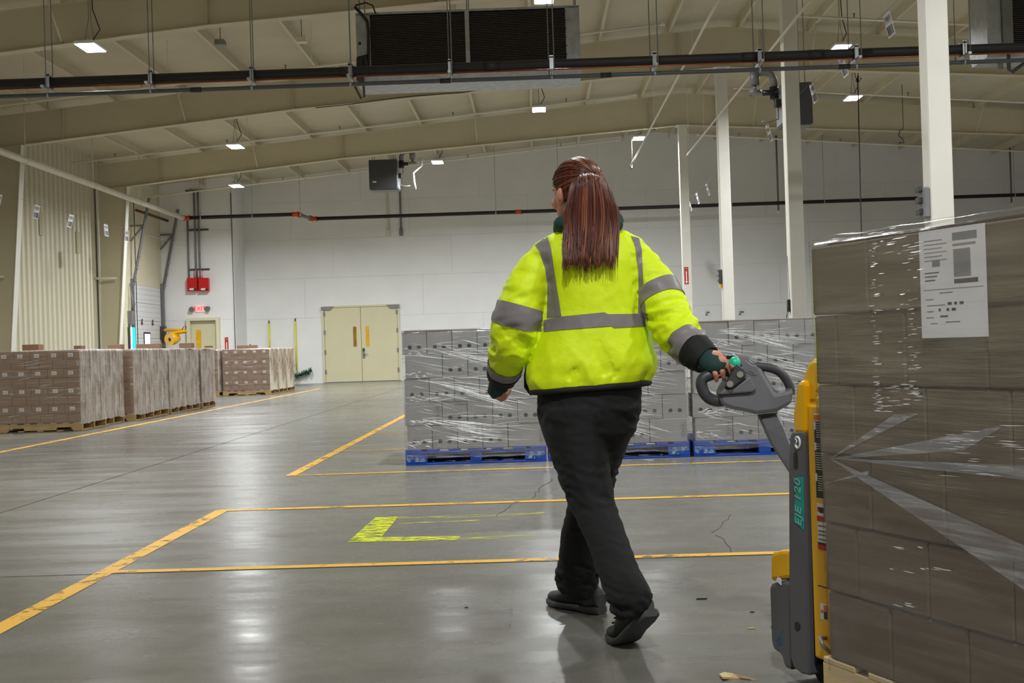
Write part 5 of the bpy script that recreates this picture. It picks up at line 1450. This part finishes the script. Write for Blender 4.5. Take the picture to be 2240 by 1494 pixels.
# ------------------------------------------------------------------ the walking person
M['neon'] = mat('neon_yellow_fabric', (226, 252, 0), .6, var=.04, scale=5, bump=.12, bscale=60)
M['tape'] = mat('reflective_tape', (132, 126, 126), .45, var=.04, scale=20, bump=.05, bscale=120)
M['blackfab'] = mat('black_fabric', (17, 17, 18), .8, var=.1, scale=8, bump=.15, bscale=60)
M['pants'] = mat('black_sweatpants', (17, 17, 18), .9, var=.12, scale=5, bump=.1, bscale=90)
M['green'] = mat('dark_green_fleece', (34, 64, 62), .9, var=.08, scale=10, bump=.2, bscale=80)
M['skin'] = mat('skin', (206, 140, 116), .5, var=.06, scale=9)
M['shoe'] = mat('dark_shoe_leather', (42, 43, 45), .65, var=.1, scale=20, bump=.1)
M['sole'] = mat('shoe_sole', (64, 64, 66), .7, var=.08, scale=20)
def hairmat():
    m, t, out = nt('auburn_hair')
    p = N(t, 'BsdfPrincipled', i_Roughness=.38)
    v = coords(t, (60, 60, 4)); n = N(t, 'TexNoise', i_Scale=1.5, i_Detail=4.0); t.links.new(v, n.inputs['Vector'])
    t.links.new(ramp(t, n.outputs['Fac'], lin((52, 26, 18)), lin((118, 62, 44)), .3, .7), p.inputs['Base Color'])
    t.links.new(p.outputs[0], out.inputs['Surface']); return m
M['hair'] = hairmat()
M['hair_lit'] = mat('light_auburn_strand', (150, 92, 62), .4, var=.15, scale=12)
PYD = 4.5
def pw(x, y, d=0.0): return W(x, y, PYD + d)
def ring(l, r, hd, d=0.0, n=40, e=2.3):
    a = pw(*l, d); b = pw(*r, d); c = (a + b) / 2; h = (b - a) / 2; out = []
    for k in range(n):
        th = 2 * math.pi * k / n; cs, sn = math.cos(th), math.sin(th)
        x = abs(cs) ** (2 / e) * (1 if cs >= 0 else -1); y = abs(sn) ** (2 / e) * (1 if sn >= 0 else -1)
        out.append(c + h * x + V((0, hd * y, 0)))
    return out
PX = .001607
def limb(mb, pts, n=18):
    """pts: (x, y, dY, r_px)"""
    P_ = [pw(x, y, d) for x, y, d, r in pts]; R = [r * PX for *_, r in pts]
    # resample with Catmull-Rom
    Q, S = [], []
    for i in range(len(P_) - 1):
        p0, p1, p2, p3 = P_[max(0, i - 1)], P_[i], P_[i + 1], P_[min(len(P_) - 1, i + 2)]
        for k in range(6):
            t = k / 6
            Q.append(.5 * ((2 * p1) + (p2 - p0) * t + (2 * p0 - 5 * p1 + 4 * p2 - p3) * t * t + (3 * p1 - p0 - 3 * p2 + p3) * t ** 3))
            S.append(R[i] + (R[i + 1] - R[i]) * (t * t * (3 - 2 * t)))
    Q.append(P_[-1]); S.append(R[-1])
    mb.tube(Q, S, n)
    return Q, S
HC = pw(1265, 424, .03)                      # head centre
FACE = math.radians(33)                      # turned to the left of straight ahead
HM = Matrix.Rotation(FACE, 3, 'Z') @ Matrix.Rotation(math.radians(4), 3, 'X')   # local y = facing, x = her right
def hl(x, y, z): return HC + HM @ V((x, y, z))
ARM_L = [(1196, 572, 0, 36), (1170, 596, -.01, 43), (1148, 645, -.02, 49), (1133, 700, -.02, 54), (1124, 742, .0, 51), (1113, 775, .05, 44), (1104, 806, .10, 37), (1098, 832, .14, 27)]
ARM_R = [(1380, 562, 0, 34), (1411, 590, -.02, 41), (1437, 633, -.05, 46), (1457, 680, -.09, 50), (1476, 718, -.14, 48), (1503, 750, -.21, 41), (1527, 773, -.26, 34), (1546, 789, -.29, 27)]
# --- body (skin), one continuous surface
bd = MB()
bd.loft([ring((1210, 880), (1375, 870), .09), ring((1195, 820), (1390, 810), .11), ring((1215, 740), (1375, 735), .1), ring((1200, 640), (1390, 636), .11), ring((1185, 570), (1400, 562), .1), ring((1225, 525), (1355, 520), .075), ring((1255, 505), (1325, 503), .06)])
bd.tube([pw(1288, 520, .0), pw(1280, 480, .01), tuple(HC + V((.0, -.01, -.05)))], [.06, .056, .055], 18)
bd.ell(HC + V((0, 0, .012)), .079, .096, .103, 28, 20, M3=HM)
bd.ell(hl(0, .03, -.05), .058, .062, .075, 20, 14, M3=HM)               # jaw
bd.ell(hl(0, .078, -.093), .022, .02, .02, 12, 8, M3=HM)                # chin
bd.tube([hl(0, .092, .01), hl(0, .102, -.015), hl(0, .112, -.034), hl(0, .098, -.044)], [.01, .012, .015, .012], 10)   # nose
for s in (-1, 1):
    bd.ell(hl(s * .03, .088, .018), .026, .012, .009, 12, 8, M3=HM)     # brow ridge
    bd.ell(hl(s * .036, .072, -.03), .026, .024, .026, 14, 10, M3=HM)   # cheek
    bd.ell(hl(s * .086, -.012, -.014), .01, .02, .033, 14, 10, M3=HM) # ear
    bd.ell(hl(s * .094, -.022, -.006), .008, .012, .025, 12, 8, M3=HM)
bd.ell(hl(0, .094, -.066), .026, .011, .008, 12, 8, M3=HM); bd.ell(hl(0, .092, -.077), .022, .01, .007, 12, 8, M3=HM)
def thin(pts, k, dr=0): return [(x, y, d, max(14, r * k)) for x, y, d, r in pts]
limb(bd, thin(ARM_L, .62)); limb(bd, thin(ARM_R, .62))
LEG_L = [(1248, 890, 0, 38), (1258, 960, -.01, 36), (1283, 1060, -.06, 32), (1318, 1165, -.16, 30), (1362, 1270, -.28, 22), (1386, 1330, -.33, 20)]
LEG_R = [(1342, 890, 0, 38), (1326, 960, .03, 34), (1296, 1061, .09, 30), (1268, 1165, .17, 30), (1264, 1260, .25, 22), (1266, 1306, .28, 20)]
limb(bd, LEG_L); limb(bd, LEG_R)
# hands
def finger(mb, pts, r): mb.tube([V(p) for p in pts], [r, r, r * .95, r * .85, r * .6][:len(pts)], 9)
bar_a, bar_b = hp(1548, 822), hp(1612, 802); bax = (bar_b - bar_a).normalized()
wr = pw(1548, 790, -.3)
hand_c = bar_a.lerp(bar_b, .5) + V((0, .0, .034))
bd.tube([wr, wr.lerp(hand_c, .5) + V((0, -.004, .004)), hand_c + V((0, 0, -.004)), hand_c + bax * .012], [.027, .032, .034, .03], 14)
sidev = V((0, -1, 0)); upv = bax.cross(sidev) * -1
upv = V((0, 0, 1)) - bax * bax.z; upv.normalize(); sidev = upv.cross(bax); sidev = sidev if sidev.y < 0 else -sidev
for k, (f, L) in enumerate(((.98, .97), (.72, 1.03), (.46, 1.0), (.22, .88))):
    c = bar_a.lerp(bar_b, f); pts = []
    for q in (95, 45, 0, -50, -95):
        a = math.radians(q); rr = .0285 * (1.08 if q > 60 else 1)
        pts.append(c + upv * (math.sin(a) * rr * L) + sidev * (math.cos(a) * rr * L))
    finger(bd, pts, .0098)
finger(bd, [hand_c + bax * .02 + sidev * .012, hand_c + bax * .045 + sidev * .026 + V((0, 0, -.004)), hp(1600, 800, -.045), hp(1606, 805, -.05)], .0105)
wl_ = pw(1096, 838, .15); pc = pw(1090, 856, .17)
bd.tube([wl_, pc, pw(1089, 866, .175)], [.025, .031, .026], 14)
for k in range(4):
    b0 = pw(1092 + 3 * k, 868 - 4 * k, .16 + .012 * k)
    finger(bd, [b0 + V((-.01, 0, 0)), b0 + V((.008, -.006, -.012 + .003 * k)), b0 + V((.022, -.01, -.006)), b0 + V((.026, -.012, .008)), b0 + V((.018, -.014, .014))], .0085)
finger(bd, [pw(1092, 848, .15), pw(1100, 846, .14), pw(1107, 846, .135), pw(1109, 850, .135)], .009)
body_me = remeshed(bd, .0045, 2)
person = from_mesh(body_me).build('person', 'skin')
tag(person, 'person in a neon yellow safety jacket and black trousers walking away, pulling the pallet jack', 'person')
# eyes (barely seen from behind)
for s in (-1, 1):
    e = MB().ell(hl(s * .031, .088, .004), .012, .011, .01, 12, 8, M3=HM).build('eye', 'white', person)
# --- jacket: torso and sleeves as one surface
jk = MB()
TR = [((1190, 852), (1402, 830), .118), ((1162, 856), (1420, 834), .14), ((1153, 838), (1432, 812), .152), ((1154, 805), (1436, 788), .158), ((1166, 765), (1427, 752), .154),
      ((1181, 722), (1417, 714), .148), ((1189, 680), (1410, 678), .145), ((1192, 625), (1405, 622), .15), ((1176, 578), (1410, 572), .15), ((1154, 556), (1424, 548), .135), ((1172, 533), (1405, 525), .125), ((1204, 514), (1372, 508), .105), ((1224, 505), (1356, 502), .085)]
jk.loft([ring(l, r, h, .0 + .012 * i / 4, e=2.5) for i, (l, r, h) in enumerate(TR)])
qL, sL = limb(jk, ARM_L, 24); qR, sR = limb(jk, ARM_R, 24)
jm = remeshed(jk, .0065, 3)
co = [v.co.copy() for v in jm.vertices]; no = [v.normal.copy() for v in jm.vertices]
def seg_dist(p, Q):
    best = 9; bi = 0
    for i, q in enumerate(Q):
        d = (p - q).length
        if d < best: best, bi = d, i
    return best, bi / (len(Q) - 1)
hemz = pw(1290, 842).z; disp = []
for p, n in zip(co, no):
    dl, fl_ = seg_dist(p, qL); dr, fr = seg_dist(p, qR)
    arm_ = min(dl, dr) < .095
    if arm_:
        f = fl_ if dl < dr else fr
        a = .0035 + .008 * math.exp(-((f - .62) / .2) ** 2)
        w = noise.noise(V((p.x * 9 + p.z * 7, p.y * 9, p.z * 22 - p.x * 8))) + .5 * noise.noise(V((p.x * 20, p.y * 20, p.z * 38 + 4)))
    else:
        h = (p.z - hemz)
        a = .0018 + .008 * math.exp(-((h - .03) / .07) ** 2) + .003 * math.exp(-((h - .25) / .1) ** 2)
        w = noise.noise(V((p.x * 11, p.y * 8, p.z * 7 + p.x * 4))) + .35 * noise.noise(V((p.x * 30 - p.z * 10, p.y * 20, p.z * 18)))
    w = 1 - 2 * abs(w) if abs(w) < .5 else -abs(w)
    disp.append(p + n * (a * w - a * .3))
for v, p in zip(jm.vertices, disp): v.co = p
jm.update()
jacket = from_mesh(jm).build('jacket', 'neon', person)
jacket['label'] = 'neon yellow quilted safety jacket with grey reflective tape'
bvh = BVHTree.FromPolygons(disp, [list(p.vertices) for p in jm.polygons])
def tape_grid(rows, nm='reflective_tape', m='tape', off=.003):
    """rows of (origin, direction) rays onto the jacket"""
    mb = MB(); n = len(rows[0]); idx = {}
    for i, r in enumerate(rows):
        for k, (o, d, mx) in enumerate(r):
            h, nn, _, ds = bvh.ray_cast(o, d, mx)
            if h is not None:
                idx[(i, k)] = len(mb.v); mb.v.append(h - d * off if d.dot(nn) < 0 else h + d * off)
    for i in range(len(rows) - 1):
        for k in range(n - 1):
            q = [(i, k), (i, k + 1), (i + 1, k + 1), (i + 1, k)]
            if all(t in idx for t in q):
                P4 = [mb.v[idx[t]] for t in q]
                if max((P4[0] - P4[2]).length, (P4[1] - P4[3]).length) < .06:
                    mb.f.append([idx[t] for t in q]); mb.mi.append(0); mb.sm.append(True)
    if mb.f: return mb.build(nm, m, person)
def smooth_line(pts, n):
    out = []
    for i in range(n + 1):
        t = i / n * (len(pts) - 1); k = min(len(pts) - 2, int(t)); out.append((pts[k][0] + (pts[k + 1][0] - pts[k][0]) * (t - k), pts[k][1] + (pts[k + 1][1] - pts[k][1]) * (t - k)))
    return out
def back_tape(left, right, n=60, m=10, y0=4.0):
    """strip between two pixel polylines, cast from behind the person"""
    L_, R_ = smooth_line(left, n), smooth_line(right, n); rows = []
    for (lx, ly), (rx, ry) in zip(L_, R_):
        row = []
        for k in range(m + 1):
            x = lx + (rx - lx) * k / m; y = ly + (ry - ly) * k / m
            d = ray(x, y).normalized(); row.append((V((0, 0, CAMZ)) + d * (y0 / d.y), d, .8))
        rows.append(row)
    tape_grid(rows)
back_tape([(1189, 700), (1230, 692), (1322, 683), (1330, 687), (1416, 686)], [(1189, 726), (1232, 721), (1338, 713), (1344, 717), (1416, 714)], 80)
back_tape([(1170, 536), (1180, 550), (1192, 585), (1197, 620), (1197, 660), (1196, 695)], [(1197, 515), (1206, 545), (1212, 590), (1218, 630), (1224, 665), (1228, 692)], 60)
back_tape([(1380, 516), (1390, 540), (1396, 590), (1397, 640), (1396, 687)], [(1398, 520), (1404, 545), (1406, 590), (1408, 640), (1413, 687)], 60)
def sleeve_band(Q, S, f0, f1, tilt=0.0):
    n = len(Q) - 1; rows = []
    def at(f):
        t = f * n; k = min(n - 1, int(t)); return Q[k].lerp(Q[k + 1], t - k), S[k] + (S[k + 1] - S[k]) * (t - k), (Q[min(n, k + 2)] - Q[max(0, k - 1)]).normalized()
    for i in range(9):
        c, r, tn = at(f0 + (f1 - f0) * i / 8)
        u = V((0, -1, 0)); u = (u - tn * u.dot(tn)).normalized(); w = tn.cross(u); row = []
        for k in range(49):
            a = 2 * math.pi * k / 48; d = u * math.cos(a) + w * math.sin(a)
            row.append((c, d, r * 1.45))
        rows.append(row)
    tape_grid(rows)
sleeve_band(qL, sL, .35, .46); sleeve_band(qL, sL, .80, .90)
sleeve_band(qR, sR, .27, .37); sleeve_band(qR, sR, .70, .82)
def sleeve_cover(Q, S, f0, f1, nm, m, k=1.06):
    n = len(Q) - 1; P_, R_ = [], []
    for i in range(9):
        t = (f0 + (f1 - f0) * i / 8) * n; a = min(n - 1, int(t)); P_.append(Q[a].lerp(Q[a + 1], t - a)); R_.append((S[a] + (S[a + 1] - S[a]) * (t - a)) * k + .003)
    mb = MB().tube(P_, R_, 24)
    for i, p in enumerate(mb.v): mb.v[i] = p + V((noise.noise(p * 22), noise.noise(p * 22 + V((5, 5, 5))), noise.noise(p * 22 + V((9, 1, 5))))) * .006
    mb.build(nm, m, person)
sleeve_cover(qL, sL, .89, 1.0, 'black_cuff', 'blackfab'); sleeve_cover(qR, sR, .81, 1.0, 'black_cuff', 'blackfab')
MB().box(-.02, .02, -.004, .004, -.012, .012).build('cuff_tab', 'blackfab', person).matrix_basis = T(*(MATS[person.name].inverted() @ pw(1559, 764, -.3))) @ Matrix.Rotation(-1.1, 4, 'Y')
# hoodie cuffs over the hands
def cuff(pts, rs, nm='hoodie_cuff'):
    mb = MB().tube(pts, rs, 20)
    for i, p in enumerate(mb.v): mb.v[i] = p + V((noise.noise(p * 30), noise.noise(p * 30 + V((3, 5, 5))), noise.noise(p * 30 + V((9, 1, 5))))) * .004
    mb.build(nm, 'green', person)
cuff([pw(1540, 782, -.285), pw(1556, 792, -.31), pw(1570, 800, -.33), pw(1584, 806, -.335)], [.036, .041, .04, .03])
cuff([pw(1097, 830, .14), pw(1090, 846, .16), pw(1086, 858, .17), pw(1088, 868, .175)], [.035, .036, .033, .022])
# black hem under the jacket, black front edge
hm = MB(); hr = ring((1164, 857), (1419, 836), .14, 0, 60, 2.5)
hm.tube(hr + [hr[0]], .011, 8, caps=False); hm.build('black_hem', 'blackfab', person)
MB().tube([pw(1171, 760, .08), pw(1158, 790, .09), pw(1153, 820, .09), pw(1153, 845, .08), pw(1163, 860, .04)], [.006, .01, .012, .012, .01], 8).build('front_edge', 'blackfab', person)
# hood and collar
hd_ = MB()
for (cx, cy, rx, ry, rz, dd) in ((1285, 492, .1, .075, .03, .0),): pass
hood = MB()
cpts = []
for k in range(33):
    a = 2 * math.pi * k / 32
    c = pw(1287, 492, .02); cpts.append(c + V((math.cos(a) * .092, math.sin(a) * .075, .012 * math.sin(a) + (.012 * math.cos(a)))))
hood.tube(cpts, [.034 + .004 * math.sin(3 * 2 * math.pi * k / 32) for k in range(33)], 14, caps=False)
hood.ell(pw(1298, 512, -.085), .088, .04, .05, 20, 14)
hood.ell(pw(1308, 527, -.105), .052, .028, .035, 20, 14)
hood.ell(pw(1345, 492, -.05), .03, .04, .028, 16, 10)
hood.ell(pw(1232, 490, -.04), .035, .045, .03, 16, 10)
hm_ = remeshed(hood, .006, 4); ho = from_mesh(hm_).build('hood', 'green', person)
# --- trousers
tr = MB()
tr.loft([ring((1182, 835), (1402, 822), .125), ring((1177, 868), (1402, 862), .13), ring((1177, 905), (1400, 900), .135), ring((1187, 945), (1390, 942), .125), ring((1215, 975), (1365, 975), .09)])
def leg(data, n=30):
    # data rows: xl, xr, y, dY, depth scale
    rows = []
    for xl, xr, y, d, k in data:
        w = (xr - xl) / 2 * PX
        rows.append(ring((xl, y + (2 if xl < xr else 0)), (xr, y - 4), w * k, d, n, 2.1))
    tr.loft(rows)
leg([(1179, 1310, 890, .0, 1.5), (1186, 1322, 940, -.01, 1.35), (1206, 1330, 1001, -.035, 1.3), (1234, 1337, 1070, -.075, 1.25), (1250, 1348, 1112, -.11, 1.2), (1283, 1373, 1181, -.19, 1.2), (1308, 1398, 1250, -.27, 1.15), (1316, 1412, 1275, -.295, 1.1), (1326, 1424, 1300, -.315, 1.05), (1338, 1420, 1328, -.33, 1.0), (1350, 1402, 1350, -.335, 1.0)])
leg([(1288, 1402, 890, .0, 1.5), (1280, 1386, 940, .02, 1.3), (1264, 1362, 1005, .05, 1.3), (1252, 1342, 1061, .085, 1.3), (1240, 1328, 1112, .12, 1.25), (1228, 1314, 1164, .16, 1.2), (1222, 1307, 1228, .22, 1.15), (1218, 1308, 1258, .25, 1.1), (1222, 1305, 1284, .27, 1.1), (1236, 1296, 1308, .28, 1.1)])
tm = remeshed(tr, .007, 4)
pz = [pw(1290, y).z for y in (1060, 1290, 900)]
for v in tm.vertices:
    p = v.co.copy(); n = v.normal.copy()
    a = .0025 + .006 * math.exp(-((p.z - pz[0]) / .06) ** 2) + .012 * math.exp(-((p.z - pz[1]) / .055) ** 2) + .003 * math.exp(-((p.z - pz[2]) / .06) ** 2)
    w = noise.noise(V((p.x * 10, p.y * 8, p.z * 30 + p.x * 10))) + .4 * noise.noise(p * 30)
    v.co = p + n * (a * (1 - 2.2 * abs(w)) if abs(w) < .5 else -a * .2)
tm.update()
from_mesh(tm).build('trousers', 'pants', person)
# --- shoes
def shoe(ball, yaw, pitch, nm, roll=0.0):
    """ball: ground point under the ball of the foot; local y forward"""
    L = .27; fw = .185
    R = Matrix.Rotation(yaw, 3, 'Z')
    def place(q):
        x, y, z = q
        yy = y - fw
        if yy < 0:
            a = -pitch * min(1, -yy / .05) if -yy < .05 else -pitch
            c, s = math.cos(pitch), math.sin(pitch)
            yb, zb = yy * c + z * s * .0, -yy * s
            p = V((x, yy * c + z * s, -yy * s + z * c))
        else: p = V((x, yy, z))
        return V(ball) + R @ p
    def rings(rows, n=20):
        out = []
        for y, hw, z0, z1, e in rows:
            rr = []
            for k in range(n):
                th = 2 * math.pi * k / n; cs, sn = math.cos(th), math.sin(th)
                x = abs(cs) ** (2 / e) * (1 if cs >= 0 else -1); z = abs(sn) ** (2 / e) * (1 if sn >= 0 else -1)
                rr.append(place((x * hw, y, (z0 + z1) / 2 + z * (z1 - z0) / 2)))
            out.append(rr)
        return out
    up = MB().loft(rings([(-.006, .022, .03, .07, 2), (.0, .032, .02, .09, 2.2), (.03, .038, .02, .105, 2.3), (.07, .04, .02, .11, 2.3), (.11, .042, .02, .1, 2.3), (.15, .046, .02, .082, 2.3), (.19, .05, .02, .066, 2.3), (.225, .048, .02, .06, 2.3), (.255, .036, .02, .055, 2.2), (.268, .02, .022, .045, 2)]))
    s = up.build(nm, 'shoe', person)
    so = MB().loft(rings([(-.012, .02, .0, .028, 3), (-.004, .034, .0, .032, 4), (.04, .041, .0, .03, 4), (.1, .04, .003, .03, 4), (.16, .047, .0, .028, 4), (.2, .054, .0, .028, 4), (.24, .048, .0, .03, 4), (.268, .034, .002, .032, 3.5), (.278, .018, .006, .03, 3)]))
    so.build('sole', 'sole', s)
    hc = MB().loft(rings([(-.012, .024, .025, .075, 2.5), (.01, .036, .025, .08, 2.5), (.05, .0415, .025, .06, 2.5)])); hc.build('heel_counter', 'sole', s)
    for k in range(4):
        y = .13 + k * .022
        lc = MB().tube([place((-.03, y, .092 - k * .006)), place((0, y + .006, .1 - k * .007)), place((.03, y, .092 - k * .006))], .003, 6); lc.build('lace', 'blackfab', s)
    return s
g0 = G(1372, 1411, 0); g1 = G(1240, 1328, 0)
shoe((g0.x - .0, g0.y + .0, 0), math.radians(30), math.radians(38), 'shoe')
shoe((g1.x, g1.y, 0), math.radians(40), math.radians(0), 'shoe')
# --- hair: combed cap, ponytail
PB = pw(1292, 396, -.07)                    # where the ponytail is tied
cap = MB(); capm = []
NU, NV = 64, 22
rows = []
for j in range(NV + 1):
    # angle away from the tie point over the skull
    t = j / NV; r_ = []
    for i in range(NU):
        a = 2 * math.pi * i / NU
        # direction around axis tie -> opposite; hairline shorter towards face sides and nape
        ax = V((0, -.93, .37)).normalized(); e1 = V((1, 0, 0)); e2 = ax.cross(e1)
        side = math.sin(a)             # e2 component: +z-ish forward/up or down
        fz = e2 * math.sin(a) + e1 * math.cos(a)
        mx = math.radians(118 if fz.z > .2 else (96 if fz.z > -.35 else 78))
        up = (fz.z + 1) / 2
        mx = math.radians(72 + 56 * (up ** 1.4))
        ph = mx * t
        d = ax * math.cos(ph) + fz * math.sin(ph)
        k = 1 + .012 * noise.noise(V((a * 7, t * 1.2, 2))) + .01 * noise.noise(V((a * 19, t * 2, 5)))
        q = V((d.x * .0905, d.y * .108, d.z * .116)) * k
        if t > .93: q *= .985
        r_.append(HC + V((0, 0, .012)) + HM @ q)
    rows.append(r_)
cap.loft(rows, 0, False, True)
hair = cap.build('hair', 'hair', person)
st = MB(); st2 = MB()
for i in range(230):
    a = random.uniform(0, 2 * math.pi)
    ax = V((0, -.93, .37)).normalized(); e1 = V((1, 0, 0)); e2 = ax.cross(e1)
    fz = e2 * math.sin(a) + e1 * math.cos(a); up = (fz.z + 1) / 2; mx = math.radians(72 + 56 * up ** 1.4)
    pts = []
    sw = random.uniform(-.25, .25)
    for k in range(9):
        t = 1 - k / 8 * .93; a2 = a + sw * t; f2 = e2 * math.sin(a2) + e1 * math.cos(a2); ph = mx * t * .99
        d = ax * math.cos(ph) + f2 * math.sin(ph)
        q = V((d.x * .0915, d.y * .109, d.z * .117)) * (1 + .004 * random.random())
        pts.append(HC + V((0, 0, .012)) + HM @ q)
    (st2 if random.random() < .16 else st).tube(pts, [.001, .0028, .0034, .0036, .0036, .0034, .003, .003, .002], 5, flat=.5)
o = st.build('combed_strands', 'hair', hair); o['kind'] = 'stuff'
o = st2.build('light_strands', 'hair_lit', hair); o['kind'] = 'stuff'
MB().tube([PB + V((math.cos(a) * .02, .0, math.sin(a) * .02)) for a in [2 * math.pi * k / 20 for k in range(21)]], .007, 8, caps=False).build('hair_tie', 'blackfab', hair)
pt = MB(); pt2 = MB()
# ponytail: rises out of the tie, falls over the back, 1235..1348 px wide
for i in range(950):
    u = random.uniform(-1, 1); w_ = random.random()
    x1 = 1293 + u * (50 + 3 * w_); x2 = 1293 + u * (56 + 6 * random.random()); xe = 1291 + u * (52 + 10 * random.random()) - 4 * (1 - abs(u))
    th = math.sqrt(max(0, 1 - u * u))
    d1 = -.075 - .06 * th * (.55 + .45 * w_)
    ye = 596 - 95 * random.random() ** .8 + 20 * noise.noise(V((u * 5, 1.7, 0)))
    if random.random() < .1: ye = random.uniform(560, 596)
    ye = max(ye, 514); de = d1 + (-.16 - d1) * min(1, (ye - 500) / 80)
    rs_ = .0031 * (.6 + .5 * random.random())
    a0 = pw(1284 + u * 26, 396 + 8 * u * u + random.uniform(-8, 8), -.055)
    ytop = 374 + 22 * u * u + 14 * random.random() ** 2
    pts = [a0, pw(1290 + u * 42, ytop, d1 * .95), pw(x1, ytop + 36 + 10 * abs(u), d1 - .005), pw(x2, 455, d1 + .0), pw(x2 + 1 * u, 488, d1 * .95 - .006), pw(x2 * .4 + xe * .6, (ye + 495) / 2, d1 * .5 + de * .5), pw(xe + random.uniform(-4, 2), ye, de)]
    Q = [pts[0]]
    for a, b in zip(pts, pts[1:]): Q += [a.lerp(b, .3), a.lerp(b, .7)]
    Q.append(pts[-1]); n = len(Q)
    R_ = [rs_ * (1 if k < n * .78 else max(.1, 1 - (k - n * .78) / (n * .22))) for k in range(n)]
    (pt2 if random.random() < .12 else pt).tube(Q, R_, 5, flat=.6)
o = pt.build('ponytail', 'hair', hair); o['kind'] = 'stuff'
o = pt2.build('light_ponytail_strands', 'hair_lit', hair); o['kind'] = 'stuff'
